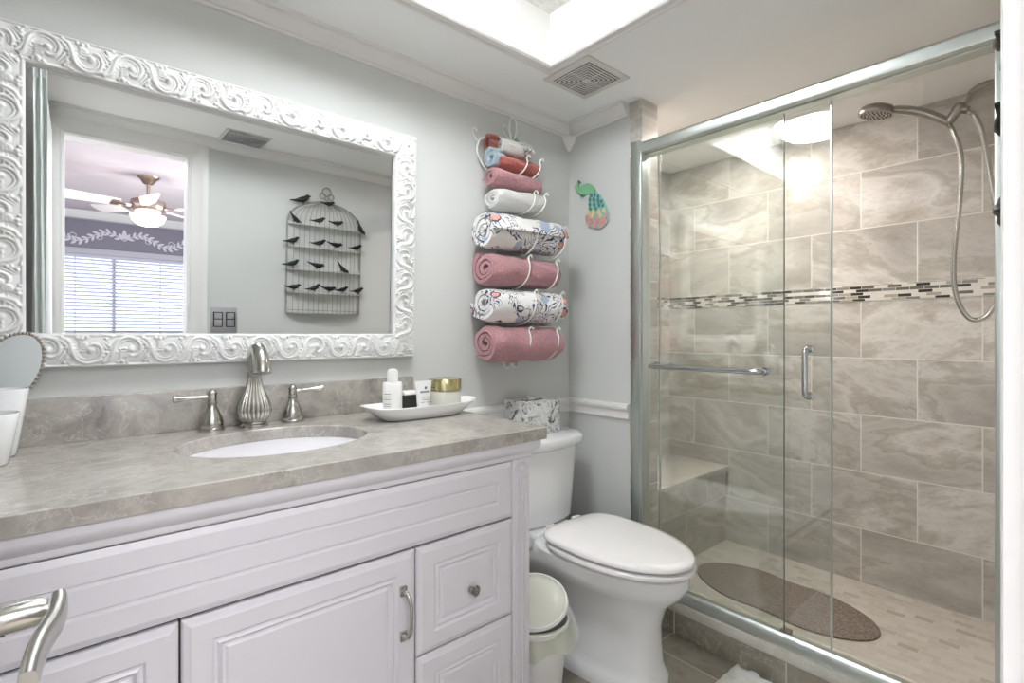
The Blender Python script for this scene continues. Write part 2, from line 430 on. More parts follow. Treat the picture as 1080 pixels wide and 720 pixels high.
def single(name, b, mat, label, cat, group=None, ang=38):
    return tag(build(name, b, mat, None, ang, origin=base_of(b)), label, cat, group)
def dup(o, parent=None):
    c = o.copy(); COL.objects.link(c)
    if parent is not None: c.parent = parent
    for ch in list(o.children): dup(ch, c)
    return c
def arc(cx, cz, r, a0, a1, n): return [(cx + r*math.cos(R(a0+(a1-a0)*i/n)), cz + r*math.sin(R(a0+(a1-a0)*i/n))) for i in range(n+1)]
def smooth(pts, n=6):
    """Catmull-Rom through the points"""
    P = [Vector(p) for p in pts]; out = []
    for i in range(len(P) - 1):
        p0 = P[max(i-1, 0)]; p1 = P[i]; p2 = P[i+1]; p3 = P[min(i+2, len(P)-1)]
        for k in range(n):
            t = k / n
            out.append(0.5*((2*p1) + (p2-p0)*t + (2*p0-5*p1+4*p2-p3)*t*t + (3*p1-p0-3*p2+p3)*t**3))
    out.append(P[-1]); return out

# ------------------------------------------------------------------ the room
ZC = 2.115                                    # bathroom ceiling
XE = 1.755                                    # end wall / shower curb plane
YD = -1.595                                   # doorway wall
b = B(); b.box(-0.95, XE, -1.715, 0, -0.05, 0); struct('floor', b, 'floor_tile')
b = B(); b.box(-1.05, XE, 0, 0.12, 0, ZC); b.box(-1.05, -0.95, -1.715, 0.12, 0, ZC)
struct('wall_left', b, 'wall')
b = B(); b.box(XE, 1.862, -0.345, 0.06, 0, ZC); struct('wall_right', b, 'wall')
b = B(); b.box(XE - 0.004, 1.862, -0.405, -0.345, 0, ZC); struct('trim_1', b, 'tile_y')
b = B(); b.box(XE, 1.862, YD, -1.48, 0, ZC); struct('trim_2', b, 'wall')
# shower recess
b = B(); b.box(2.7, 2.8, -1.6, 0.16, 0, ZC); struct('wall_shower_back', b, 'tile_y')
b = B(); b.box(1.862, 2.7, 0.06, 0.16, 0, ZC); struct('wall_shower_left', b, 'tile_x')
b = B(); b.box(1.862, 2.7, -1.6, -1.48, 0, ZC); struct('wall_shower_right', b, 'tile_x')
b = B(); b.box(1.862, 2.7, -1.48, 0.06, -0.05, 0.035); struct('floor_shower', b, 'shower_floor')
b = B(); b.box(2.697, 2.7, -1.48, 0.06, 1.306, 1.375); struct('trim_3', b, 'mosaic_y', label='mosaic strip across the shower back wall')
b = B(); b.box(1.862, 2.697, 0.057, 0.06, 1.306, 1.375); b.box(1.862, 2.697, -1.48, -1.477, 1.306, 1.375); struct('trim_4', b, 'mosaic_x', label='mosaic strip on the shower side walls')
# curb
b = B(); b.box(XE, 1.87, -1.48, -0.405, 0, 0.088)
struct('curb', b, 'curb_tile')
b = B()
b.box(XE - 0.0015, XE + 0.01, -1.48, -0.405, 0.088, 0.0915)
for y in (-0.549, -0.956, -1.363): b.box(XE - 0.0012, XE + 0.01, y - 0.002, y + 0.002, 0, 0.088)
struct('trim_5', b, 'grout')
b = B(); b.box(XE - 0.006, 1.885, -1.48, -0.405, 0.0915, 0.13, 0.004); struct('trim_6', b, 'curb_cap', 38)
# bench
b = B(); b.box(1.862, 2.7, -0.285, 0.06, 0.035, 0.415); struct('bench_base', b, 'tile_x')
b = B(); b.box(1.862, 2.698, -0.305, 0.058, 0.415, 0.445, 0.004); struct('bench_seat', b, 'curb_cap', 38, 'pale stone shelf seat in the shower corner')
# doorway wall (camera stands in the doorway)
b = B(); b.box(-0.95, -0.033, YD - 0.12, YD, 0, ZC); b.box(0.462, 2.8, YD - 0.12, YD, 0, ZC); b.box(-0.033, 0.462, YD - 0.12, YD, 1.995, ZC)
struct('wall_back', b, 'wall')
cas = [(0, 0), (0, 0.012), (0.008, 0.014), (0.012, 0.009), (0.06, 0.012), (0.07, 0.017), (0.088, 0.017), (0.092, 0.0)]
def casing(yw, sgn):
    b = B()
    for (p, q, ux, uy, L) in (((-0.033, 0), None, -1, 0, 1.995), ((0.462, 0), None, 1, 0, 1.995)):
        rings = []
        for z in (0.0, 1.995 + 0.0):
            rings.append([(p[0] + ux*c[0], yw + sgn*c[1], z + (c[0] if z > 0 else 0)) for c in cas])
        b.loft(rings)
    b.loft([[(-0.033 - c[0], yw + sgn*c[1], 1.995 + c[0]) for c in cas], [(0.462 + c[0], yw + sgn*c[1], 1.995 + c[0]) for c in cas]])
    return b
b = casing(YD, 1); struct('trim_7', b, 'trim', 30, 'white casing around the doorway')
b = casing(YD - 0.12, -1); struct('trim_8', b, 'trim', 30)
b = B(); b.box(-0.034, -0.030, YD - 0.12, YD, 0, 1.995); b.box(0.459, 0.463, YD - 0.12, YD, 0, 1.995); b.box(-0.033, 0.462, YD - 0.12, YD, 1.992, 1.996)
struct('trim_9', b, 'trim')
# ceiling with its raised tray
TX0, TX1, TY0, TY1, TZ = -0.55, 1.283, -1.10, -0.345, 2.29
b = B()
for (x0, x1, y0, y1) in ((-1.05, TX0, -1.715, 0.12), (TX1, 2.8, -1.715, 0.16), (TX0, TX1, TY1, 0.12), (TX0, TX1, -1.715, TY0)):
    b.box(x0, x1, y0, y1, ZC, ZC + 0.03)
struct('ceiling', b, 'ceiling')
b = B()
b.box(TX0 - 0.02, TX0 + 0.001, TY0 - 0.02, TY1 + 0.02, ZC + 0.001, TZ); b.box(TX1 - 0.001, TX1 + 0.02, TY0 - 0.02, TY1 + 0.02, ZC + 0.001, TZ)
b.box(TX0 + 0.001, TX1 - 0.001, TY1 - 0.001, TY1 + 0.02, ZC + 0.001, TZ); b.box(TX0 + 0.001, TX1 - 0.001, TY0 - 0.02, TY0 + 0.001, ZC + 0.001, TZ)
struct('ceiling_tray_side', b, 'trim')
b = B(); b.box(TX0 - 0.02, TX1 + 0.02, TY0 - 0.02, TY1 + 0.02, TZ, TZ + 0.03); struct('ceiling_tray', b, 'popcorn')
tp = [(-0.002, ZC + 0.012), (-0.002, ZC - 0.006), (0.004, ZC - 0.011), (0.010, ZC - 0.012), (0.013, ZC - 0.006), (0.032, ZC - 0.005), (0.036, ZC - 0.010), (0.044, ZC - 0.010), (0.048, ZC + 0.001)]
b = B(); b.strip(tp, [(TX0, TY0, -1, -1), (TX1, TY0, 1, -1), (TX1, TY1, 1, 1), (TX0, TY1, -1, 1)], closed=True)
struct('trim_10', b, 'trim', 30, 'moulding around the ceiling tray')
# crown moulding
cp = [(0, 2.064), (0.009, 2.064), (0.011, 2.070), (0.018, 2.072), (0.036, 2.092), (0.042, 2.099), (0.043, 2.104), (0.054, 2.106), (0.058, ZC), (0, ZC)]
b = B(); b.strip(cp, [(-0.95, 0, 0, -1), (XE, 0, -1, -1), (XE, -0.337, -1, 0)])
struct('trim_11', b, 'trim', 30, 'crown moulding of the vanity wall and end wall')
b = B(); b.strip(cp, [(-0.95, YD, 0, 1), (XE, YD, 0, 1)])
struct('trim_12', b, 'trim', 30, 'crown moulding above the doorway')
b = B()                                        # pointed corner block
b.loft([[(XE - 0.050, -0.001, 2.066), (XE - 0.001, -0.050, 2.066), (XE - 0.001, -0.001, 2.066)],
        [(XE - 0.044, -0.001, 2.052), (XE - 0.001, -0.044, 2.052), (XE - 0.001, -0.001, 2.052)],
        [(XE - 0.014, -0.001, 2.012), (XE - 0.001, -0.014, 2.012), (XE - 0.001, -0.001, 2.012)],
        [(XE - 0.010, -0.001, 2.008), (XE - 0.001, -0.010, 2.008), (XE - 0.001, -0.001, 2.008)]])
b.loft([[(XE - 0.062, -0.002, z), (XE - 0.002, -0.062, z), (XE - 0.002, -0.002, z)] for z in (2.062, 2.068)])
struct('trim_13', b, 'trim', 20, 'pointed crown corner block')
# chair rail
rp = [(0, 0.797), (0.008, 0.797), (0.012, 0.803), (0.009, 0.812), (0.012, 0.832), (0.022, 0.842), (0.024, 0.852), (0.020, 0.860), (0.010, 0.864), (0, 0.864)]
b = B(); b.strip(rp, [(1.03, 0, 0, -1), (XE, 0, -1, -1), (XE, -0.343, -1, 0)])
struct('trim_14', b, 'trim', 30, 'white chair rail')

# ------------------------------------------------------------------ bedroom beyond the doorway (seen in the mirror)
YB = -7.2; ZB = 2.36
b = B(); b.box(-2.1, 3.1, YB - 0.15, -1.715, -0.05, 0); struct('floor_bedroom', b, 'carpet')
b = B(); b.box(-2.1, 3.1, YB - 0.15, -1.715, ZB, ZB + 0.05); struct('ceiling_bedroom', b, 'bedroom_ceiling')
b = B(); b.box(-2.1, -2.02, YB, -1.715, 0, ZB); struct('wall_bedroom_left', b, 'bedroom_wall')
b = B(); b.box(3.0, 3.1, YB, -1.715, 0, ZB); struct('wall_bedroom_right', b, 'bedroom_wall')
b = B(); b.box(-2.1, -1.05, -1.715, -1.65, 0, ZB); b.box(2.8, 3.1, -1.715, -1.65, 0, ZB); b.box(-2.1, 3.1, -1.716, -1.69, ZC + 0.03, ZB); struct('wall_bedroom_front', b, 'bedroom_wall')
WX0, WX1, WZ0, WZ1 = -0.85, 1.75, 0.72, 1.80
b = B()
b.box(-2.1, WX0, YB - 0.15, YB, 0, ZB); b.box(WX1, 3.1, YB - 0.15, YB, 0, ZB); b.box(WX0, WX1, YB - 0.15, YB, 0, WZ0); b.box(WX0, WX1, YB - 0.15, YB, WZ1, ZB)
struct('wall_bedroom_back', b, 'bedroom_wall')
bcp = [(0, ZB - 0.10), (0.012, ZB - 0.10), (0.02, ZB - 0.08), (0.07, ZB - 0.02), (0.08, ZB), (0, ZB)]
b = B(); b.strip(bcp, [(-2.02, YB, 0, 1), (3.0, YB, 0, 1)]); struct('trim_15', b, 'trim', 30)
win = empty('window_1', (0.45, YB - 0.08, WZ0)); win['kind'] = 'structure'; win['label'] = 'bedroom window behind white blinds'
b = B()
b.box(WX0, WX1, YB - 0.11, YB - 0.05, WZ0, WZ0 + 0.05); b.box(WX0, WX1, YB - 0.11, YB - 0.05, WZ1 - 0.05, WZ1)
b.box(WX0, WX0 + 0.05, YB - 0.11, YB - 0.05, WZ0 + 0.05, WZ1 - 0.05); b.box(WX1 - 0.05, WX1, YB - 0.11, YB - 0.05, WZ0 + 0.05, WZ1 - 0.05)
b.box(0.40, 0.45, YB - 0.11, YB - 0.05, WZ0 + 0.05, WZ1 - 0.05)
part('window_frame', b, 'trim', win, None)
b = B(); b.box(WX0 + 0.05, WX1 - 0.05, YB - 0.083, YB - 0.077, WZ0 + 0.05, WZ1 - 0.05); part('window_pane', b, 'pane', win, None)
b = B(); b.box(WX0 - 0.04, WX1 + 0.04, YB - 0.05, YB + 0.03, WZ0 - 0.03, WZ0); part('window_sill', b, 'trim', win, None)
bl = thing('window_blind', (0.45, YB - 0.02, WZ0 + 0.03), 'white slatted blind hanging in the bedroom window', 'blind')
b = B(); b.box(WX0 + 0.01, WX1 - 0.01, YB - 0.045, YB, WZ1 - 0.045, WZ1 - 0.005); part('head_rail', b, 'blind', bl, None)
b = B()
for i in range(21):
    z = WZ0 + 0.055 + i * 0.0475
    b.add([(WX0+0.02, YB - 0.044, z - 0.014), (WX1-0.02, YB - 0.044, z - 0.014), (WX1-0.02, YB - 0.002, z + 0.014), (WX0+0.02, YB - 0.002, z + 0.014),
           (WX0+0.02, YB - 0.045, z - 0.012), (WX1-0.02, YB - 0.045, z - 0.012), (WX1-0.02, YB - 0.003, z + 0.016), (WX0+0.02, YB - 0.003, z + 0.016)],
          [(0,3,2,1),(4,5,6,7),(0,1,5,4),(1,2,6,5),(2,3,7,6),(3,0,4,7)])
part('slats', b, 'blind', bl, None)
b = B()
for x in (-0.55, 0.02, 0.425, 0.95, 1.5):
    b = B(); b.box(x - 0.006, x + 0.006, YB - 0.0495, YB - 0.0475, WZ0 + 0.03, WZ1 - 0.02); part('ladder_cord', b, 'valance', bl, None)
b = B(); b.box(WX0 + 0.02, WX1 - 0.02, YB - 0.04, YB - 0.01, WZ0 + 0.003, WZ0 + 0.028); part('bottom_rail', b, 'blind', bl, None)
va = thing('window_valance', (0.5, YB + 0.06, 1.89), 'grey board valance with a pale leafy vine above the bedroom window', 'valance')
b = B(); b.box(-1.0, 1.32, YB, YB + 0.06, 1.88, 2.235, 0.004); part('board', b, 'valance', va)
b = B()
def leaf(b, x, z, a, L, y):
    pts = []
    for i in range(9):
        t = i / 8; pts.append((L*t, 0.20*L*math.sin(PI*t)**0.8))
    for i in range(7, 0, -1):
        t = i / 8; pts.append((L*t, -0.20*L*math.sin(PI*t)**0.8))
    ca, sa = math.cos(a), math.sin(a)
    b.prism([(p[0]*ca - p[1]*sa, p[0]*sa + p[1]*ca) for p in pts], 0.006, (x, y, z), un=(0, 1, 0))
vy = YB + 0.059
def vz(x): return 2.055 + 0.055*math.sin((x - 0.53) * 2*PI / 0.95 + 0.9*math.copysign(1, x - 0.53))
for sgn in (-1, 1):
    path = []
    for i in range(41):
        q = i / 40 * 0.76; path.append((0.53 + sgn*q, vy + 0.004, 2.03 + 0.07*math.sin(q*2*PI/0.62 - 0.3)))
    b.tube(path, 0.006, 6)
    for i in range(2, 40, 3):
        x, _, z = path[i]; dx = path[i+1][0] - x; dz = path[i+1][2] - z; a = math.atan2(dz, dx)
        leaf(b, x, z, a + R(42), 0.074, vy); leaf(b, x, z, a - R(42), 0.074, vy)
    for i, (k, s2) in enumerate(((12, -1), (26, 1), (36, -1))):
        x, _, z = path[k]
        sp = [(x + sgn*(0.03 + (0.045 - 0.045*t/1.0)*math.cos(t*7)) , vy + 0.004, z + s2*(0.06 + (0.045 - 0.045*t)*math.sin(t*7))) for t in [j/14 for j in range(13)]]
        b.tube(sp, 0.005, 5)
leaf(b, 0.53, 2.03, R(90), 0.13, vy); leaf(b, 0.54, 2.03, R(55), 0.09, vy + 0.002); leaf(b, 0.52, 2.03, R(125), 0.09, vy + 0.004)
part('vine_relief', b, 'vine', va)
b = B(); b.box(-8, 9, -24, YB - 0.15, -0.35, -0.3); struct('ground_outside', b, 'outdoor_ground')
fan = thing('ceiling_fan', (0.525, -4.2, ZB), 'white bladed ceiling fan with a lit glass bowl in the bedroom, seen in the mirror', 'ceiling fan')
fc = (0.525, -4.2)
b = B(); b.lathe([(0.002, ZB - 0.075), (0.03, ZB - 0.075), (0.045, ZB - 0.06), (0.065, ZB - 0.03), (0.085, ZB - 0.015), (0.09, ZB)], (fc[0], fc[1], 0), 24); part('canopy', b, 'fan_metal', fan)
b = B(); b.lathe([(0.014, 2.17), (0.014, ZB - 0.07)], (fc[0], fc[1], 0), 12); part('downrod', b, 'fan_metal', fan)
b = B(); b.lathe([(0.002, 2.00), (0.07, 2.0), (0.10, 2.03), (0.13, 2.06), (0.14, 2.10), (0.13, 2.14), (0.08, 2.165), (0.02, 2.18), (0.002, 2.18)], (fc[0], fc[1], 0), 28); part('motor_housing', b, 'fan_metal', fan)
b = B(); b.lathe([(0.002, 1.905), (0.03, 1.907), (0.08, 1.92), (0.12, 1.955), (0.14, 2.0), (0.135, 2.005), (0.002, 2.005)], (fc[0], fc[1], 0), 28); part('light_bowl', b, 'bowl_glow', fan)
for k in range(5):
    a = R(72*k + 22); T = Matrix.Translation((fc[0], fc[1], 2.08)) @ Matrix.Rotation(a, 4, 'Z') @ Matrix.Rotation(R(-20), 4, 'X')
    b = B(); b.M = T; b.box(0.10, 0.25, -0.016, 0.016, -0.004, 0.004, 0.002); b.box(0.22, 0.28, -0.045, 0.045, -0.004, 0.003, 0.002)
    br = part('blade_bracket', b, 'fan_metal', fan)
    b = B(); b.M = T
    out = [(0.22, -0.055)] + [(0.22 + 0.40*i/8, -0.058 - 0.018*i/8) for i in range(1, 9)] + [(0.64 + 0.03*math.cos(R(t)), 0.076*math.sin(R(t))) for t in range(-75, 90, 15)] + [(0.22 + 0.40*i/8, 0.058 + 0.018*i/8) for i in range(8, -1, -1)]
    b.prism([(p[0], p[1]) for p in out], 0.008, (0, 0, 0.004), (1, 0, 0), (0, 1, 0), (0, 0, 1))
    part('fan_blade', b, 'fan_blade', fan)

# open door leaf beside the camera: only its lever handle reaches into the picture
dr = empty('door_1', (-0.085, YD + 0.01, 0)); dr['kind'] = 'structure'; dr['label'] = 'open white door folded back beside the doorway'
b = B(); b.box(-0.105, -0.072, -1.57, -0.862, 0.008, 1.985, 0.002); part('door_leaf', b, 'trim', dr)
b = B()
b.lathe([(0.002, 0.0), (0.031, 0.0), (0.031, 0.004), (0.027, 0.008), (0.016, 0.010), (0.0135, 0.012), (0.0135, 0.047), (0.0115, 0.050), (0.0115, 0.053)], (-0.072, -0.925, 0.872), 28, (1, 0, 0))
hd = part('door_handle', b, 'nickel', dr)
b = B()
lev = smooth([(-0.011, -0.916, 0.8735), (-0.0105, -0.935, 0.8735), (-0.014, -0.965, 0.873), (-0.022, -1.0, 0.872), (-0.026, -1.04, 0.8725), (-0.027, -1.075, 0.873)], 5)
rings = []
for i, p in enumerate(lev):
    t = i / (len(lev) - 1); d = (lev[min(i+1, len(lev)-1)] - lev[max(i-1, 0)]).normalized(); sx = Vector((-d.y, d.x, 0)).normalized()
    hw, hh = 0.0062 + 0.001*math.sin(t*PI), 0.0135 - 0.002*math.sin(t*PI) 
    if i == 0: hw *= 0.8; hh *= 0.8
    rings.append([p + sx*hw*math.copysign(abs(math.cos(a))**0.55, math.cos(a)) + Vector((0, 0, 1))*hh*math.copysign(abs(math.sin(a))**0.55, math.sin(a)) for a in [2*PI*k/20 for k in range(20)]])
b.loft(rings); part('lever', b, 'nickel', hd)
b = B(); b.box(-0.0545, -0.0505, -0.9265, -0.9245, 0.8565, 0.861); part('set_screw', b, 'dark_slot', hd, None)
# sheer cloth on the leaf's edge (the mirror's left end shows it)
b = B()
rings = []
for i in range(30):
    z = 1.05 + i*(2.04 - 1.05)/29
    rings.append([(-0.106 + 0.036*k/12 - 0.004*math.sin(z*2.2), -0.835 + 0.0045*math.sin(k*1.1 + z*4.0) , z) for k in range(13)] + [(-0.106 + 0.036*k/12 - 0.004*math.sin(z*2.2), -0.829 + 0.0045*math.sin(k*1.1 + z*4.0), z) for k in range(12, -1, -1)])
b.loft(rings)
b.box(-0.106, -0.071, -0.872, -0.828, 1.9865, 2.045)
single('hanging_robe', b, 'robe', 'grey-green sheer cloth hanging at the left end of the mirror reflection', 'robe')

# ------------------------------------------------------------------ vanity
VX0, VX1, VY = -0.62, 0.962, -0.585
va_l = thing('vanity_cabinet', (0.17, -0.3, 0), 'white panelled vanity cabinet under the taupe marble countertop', 'cabinet')
b = B(); b.box(VX0, VX0 + 0.02, -0.56, -0.005, 0.10, 0.860); b.box(VX1 - 0.02, VX1, -0.56, -0.005, 0.10, 0.860); b.box(VX0 + 0.02, VX1 - 0.02, -0.56, -0.005, 0.10, 0.12); b.box(VX0 + 0.02, VX1 - 0.02, -0.02, -0.005, 0.12, 0.860); b.box(VX0 + 0.02, VX1 - 0.02, -0.51, -0.01, 0, 0.10)
part('carcass', b, 'cabinet', va_l, None)
b = B()                                        # face rails between the fronts
b.box(VX0 + 0.05, 0.899, VY + 0.012, -0.56, 0.10, 0.812)
part('face_frame', b, 'gap', va_l, None)
b = B(); b.box(VX0, VX1, VY, -0.56, 0.812, 0.826)
for (y0, z0, z1) in ((VY - 0.004, 0.826, 0.834), (VY - 0.010, 0.834, 0.842), (VY - 0.018, 0.842, 0.850), (VY - 0.022, 0.850, 0.8615)):
    b.box(VX0, VX1 + (VY - y0), y0, -0.005, z0, z1)
rings = []
cpf = [(0, 0.812), (0.004, 0.816), (0.005, 0.826), (0.012, 0.832), (0.020, 0.840), (0.023, 0.848), (0.023, 0.8615), (-0.02, 0.8615), (-0.02, 0.812)]
b.strip(cpf, [(VX0, VY, 0, -1), (VX1, VY, 1, -1), (VX1, -0.005, 1, 0)])
part('cornice', b, 'cabinet', va_l)
# corner post with flutes and rosette
b = B(); b.box(0.899, VX1, VY, -0.55, 0.0, 0.812, 0.002)
for k in range(4):
    x = 0.914 + k*0.0112
    b.tube([(x, VY - 0.001, 0.14), (x, VY - 0.001, 0.757)], 0.0035, 8)
b.lathe([(0.023, 0), (0.023, 0.005), (0.019, 0.007), (0.015, 0.003), (0.010, 0.003), (0.006, 0.007), (0.001, 0.008)], (0.9305, VY, 0.785), 26, (0, -1, 0))
part('corner_post', b, 'cabinet', va_l)
front = [(0, -0.012), (0, 0.002), (0.003, 0.006), (0.010, 0.008), (0.014, 0.010), (0.046, 0.010), (0.050, 0.006), (0.054, 0.006), (0.058, 0.009), (0.064, 0.003), (0.068, 0.003), (0.072, 0.006), (0.40, 0.006)]
def pf(x0, x1, z0, z1):
    lim = min(x1 - x0, z1 - z0) / 2 - 0.004
    return [l for l in front[:-1] if l[0] < lim] + [(min(0.074, lim), 0.006)]
b = B(); b.panel(VX0 + 0.055, 0.897, 0.662, 0.810, VY + 0.004, [(0, -0.008), (0, 0.004), (0.012, 0.009), (0.046, 0.009), (0.049, 0.005), (0.052, 0.005), (0.055, 0.008), (0.0555, 0.008)])
part('top_panel', b, 'cabinet', va_l, 20)
def pull(par, x, z0, z1):
    b = B()
    for z in (z0, z1):
        b.box(x - 0.0085, x + 0.0085, VY - 0.012, VY - 0.005, z - 0.011, z + 0.011, 0.0025)
        b.box(x - 0.006, x + 0.006, VY - 0.016, VY - 0.012, z - 0.008, z + 0.008, 0.002)
    pth = smooth([(x, VY - 0.012, z0), (x + 0.002, VY - 0.028, z0 + 0.006), (x + 0.004, VY - 0.036, z0 + 0.022), (x + 0.004, VY - 0.038, (z0+z1)/2), (x + 0.004, VY - 0.036, z1 - 0.022), (x + 0.002, VY - 0.028, z1 - 0.006), (x, VY - 0.012, z1)], 5)
    m = len(pth); b.tube(pth, [0.0062 - 0.0018*math.sin(PI*i/(m-1)) for i in range(m)], 10, flat=1.0)
    return part('handle', b, 'nickel', par)
for (x0, x1, hx) in ((0.142, 0.600, 0.566), (-0.320, 0.138, -0.286)):
    b = B(); b.panel(x0, x1, 0.135, 0.655, VY + 0.004, pf(x0, x1, 0.135, 0.655))
    d = part('door', b, 'cabinet', va_l, 20); pull(d, hx, 0.470, 0.572)
def heart_knob(par, x, z):
    b = B(); b.lathe([(0.008, 0), (0.008, 0.004), (0.005, 0.008), (0.005, 0.016)], (x, VY - 0.003, z), 14, (0, -1, 0))
    hp = []
    for i in range(28):
        a = 2*PI*i/28; hp.append((0.0009*16*math.sin(a)**3, 0.0009*(13*math.cos(a) - 5*math.cos(2*a) - 2*math.cos(3*a) - math.cos(4*a)) + 0.002))
    for s, y0, y1 in ((1.0, 0.014, 0.019), (0.85, 0.019, 0.023)):
        b.prism([(p[0]*s, p[1]*s) for p in hp], y1 - y0, (x, VY - 0.003 - y0, z))
    for i in range(10):
        a = 2*PI*i/10; b.ball((x + 0.007*math.cos(a), VY - 0.027, z + 0.007*math.sin(a)), 0.0022, n=8, m=6)
    b.ball((x, VY - 0.027, z), 0.004, n=10, m=6)
    return part('knob', b, 'nickel_dark', par)
for (x0, x1) in ((0.604, 0.897), (-0.565, -0.324)):
    for (z0, z1) in ((0.402, 0.655), (0.135, 0.398)):
        b = B(); b.panel(x0, x1, z0, z1, VY + 0.004, pf(x0, x1, z0, z1))
        d = part('drawer', b, 'cabinet', va_l, 20)
        heart_knob(d, (x0 + x1)/2 + 0.008, (z0 + z1)/2 - 0.017)
b = B(); b.box(VX0, VX0 + 0.053, VY, -0.56, 0.10, 0.812, 0.002); part('side_stile', b, 'cabinet', va_l)

# countertop with an oval cut-out, backsplash
CX0, CX1, CYF, CYB, CZ0, CZ1 = -0.66, 1.002, -0.613, -0.002, 0.862, 0.895
SXC, SYC, SRX, SRY = 0.385, -0.300, 0.214, 0.172
ct = thing('marble_countertop', (0.17, -0.3, CZ0), 'taupe veined marble countertop with a backsplash on the white vanity', 'countertop')
def rectpt(a):
    dx, dy = math.cos(a), math.sin(a)
    k = min((CX1 - SXC)/dx if dx > 1e-9 else 1e9, (CX0 - SXC)/dx if dx < -1e-9 else 1e9, (CYB - SYC)/dy if dy > 1e-9 else 1e9, (CYF - SYC)/dy if dy < -1e-9 else 1e9)
    return (SXC + dx*k, SYC + dy*k)
angs = [2*PI*k/96 for k in range(96)] + [math.atan2(y - SYC, x - SXC) % (2*PI) for x in (CX0, CX1) for y in (CYF, CYB)]
angs = sorted(angs)
b = B(); rings = []
outer = [rectpt(a) for a in angs]; inner = [(SXC + SRX*math.cos(a), SYC + SRY*math.sin(a)) for a in angs]
inn2 = [(SXC + (SRX - 0.003)*math.cos(a), SYC + (SRY - 0.003)*math.sin(a)) for a in angs]
rings = [[(x, y, CZ0) for x, y in inner], [(x, y, CZ0) for x, y in outer], [(x, y, CZ1 - 0.002) for x, y in outer],
         [(x + math.copysign(0.002, SXC - x)*(1 if x in (CX0, CX1) else 0), y + math.copysign(0.002, SYC - y)*(1 if y in (CYF, CYB) else 0), CZ1) for x, y in outer],
         [(SXC + (SRX + 0.003)*math.cos(a), SYC + (SRY + 0.003)*math.sin(a), CZ1) for a in angs], [(x, y, CZ1 - 0.003) for x, y in inner]]
b.loft(rings, caps=False, close_v=True)
part('slab', b, 'counter', ct, 40)
b = B(); b.box(CX0, 0.92, -0.022, CYB, CZ1, 1.003, 0.002); part('backsplash', b, 'counter', ct)
b = B()
prof = [(1.0, CZ0), (0.99, 0.84), (0.96, 0.81), (0.90, 0.78), (0.78, 0.755), (0.55, 0.735), (0.30, 0.727), (0.10, 0.724), (0.02, 0.724)]
inn = [[(SXC + (SRX + 0.004)*r*math.cos(2*PI*k/64), SYC + (SRY + 0.004)*r*math.sin(2*PI*k/64), z) for k in range(64)] for r, z in prof]
outr = [[(SXC + ((SRX + 0.004)*r + 0.012)*math.cos(2*PI*k/64), SYC + ((SRY + 0.004)*r + 0.012)*math.sin(2*PI*k/64), z - (0.010 if i else 0)) for k in range(64)] for i, (r, z) in enumerate(prof)]
b.loft(inn[::-1] + outr, caps=True)
sk = thing('sink_basin', (SXC, SYC, 0.714), 'white oval undermount sink basin sunk in the marble countertop', 'sink')
part('bowl', b, 'porcelain', sk)
b = B(); b.lathe([(0.001, 0.7245), (0.020, 0.7245), (0.022, 0.727), (0.012, 0.729), (0.001, 0.729)], (SXC, SYC, 0), 20); part('drain', b, 'nickel', sk)

# faucet set
fa = thing('faucet', (0.387, -0.066, CZ1), 'brushed nickel faucet with a fluted vase body and two lever taps behind the sink', 'faucet')
fx, fy = 0.387, -0.066
b = B(); b.lathe([(0.002, 0), (0.036, 0), (0.036, 0.006), (0.031, 0.010), (0.031, 0.013), (0.034, 0.016)], (fx, fy, CZ1), 32)
b.lathe([(0.034, 0.016), (0.040, 0.026), (0.043, 0.040), (0.042, 0.055), (0.036, 0.075), (0.028, 0.095), (0.021, 0.115), (0.018, 0.130), (0.0165, 0.142)], (fx, fy, CZ1), 176,
        mod=lambda a, z: 1 + 0.13*(abs(math.sin(11*a)) - 0.6) * min(1, (z - 0.012)/0.02))
b.lathe([(0.0165, 0.140), (0.0195, 0.142), (0.0195, 0.152), (0.0165, 0.155), (0.0165, 0.156)], (fx, fy, CZ1), 28)
part('vase_body', b, 'nickel', fa)
b = B()
pth = smooth([(fx, fy, CZ1 + 0.150), (fx, fy - 0.001, CZ1 + 0.180), (fx, fy - 0.008, CZ1 + 0.206), (fx, fy - 0.028, CZ1 + 0.218), (fx + 0.001, fy - 0.050, CZ1 + 0.205), (fx + 0.002, fy - 0.064, CZ1 + 0.180), (fx + 0.002, fy - 0.072, CZ1 + 0.152)], 6)
m = len(pth); b.tube(pth, [0.0165 + 0.003*math.sin(PI*min(1, i/(m*0.6))) + 0.008*max(0, (i/(m-1) - 0.45)/0.55) for i in range(m)], 24)
part('spout', b, 'nickel', fa)
for (hx, s) in ((0.283, -1), (0.492, 1)):
    b = B(); b.lathe([(0.002, 0), (0.031, 0), (0.031, 0.006), (0.027, 0.009), (0.028, 0.013), (0.028, 0.022), (0.024, 0.036), (0.017, 0.052), (0.012, 0.064), (0.0115, 0.070), (0.0135, 0.072), (0.0135, 0.077), (0.0115, 0.079), (0.0115, 0.096), (0.013, 0.098), (0.013, 0.102), (0.010, 0.106), (0.006, 0.110), (0.001, 0.111)], (hx, fy + 0.004, CZ1), 28)
    h = part('tap_body', b, 'nickel', fa)
    b = B(); n = [(0.0, 0.0055), (0.01, 0.0065), (0.02, 0.0055), (0.05, 0.0062), (0.068, 0.0085), (0.074, 0.0105), (0.079, 0.0105), (0.081, 0.006)]
    dx = Vector((s, -0.06 if s > 0 else 0.0, 0.05 if s > 0 else 0.0)).normalized()
    b.tube([Vector((hx, fy + 0.004, CZ1 + 0.090)) + dx*(0.008 + q[0]) for q in n], [q[1] for q in n], 14)
    part('lever', b, 'nickel', h)

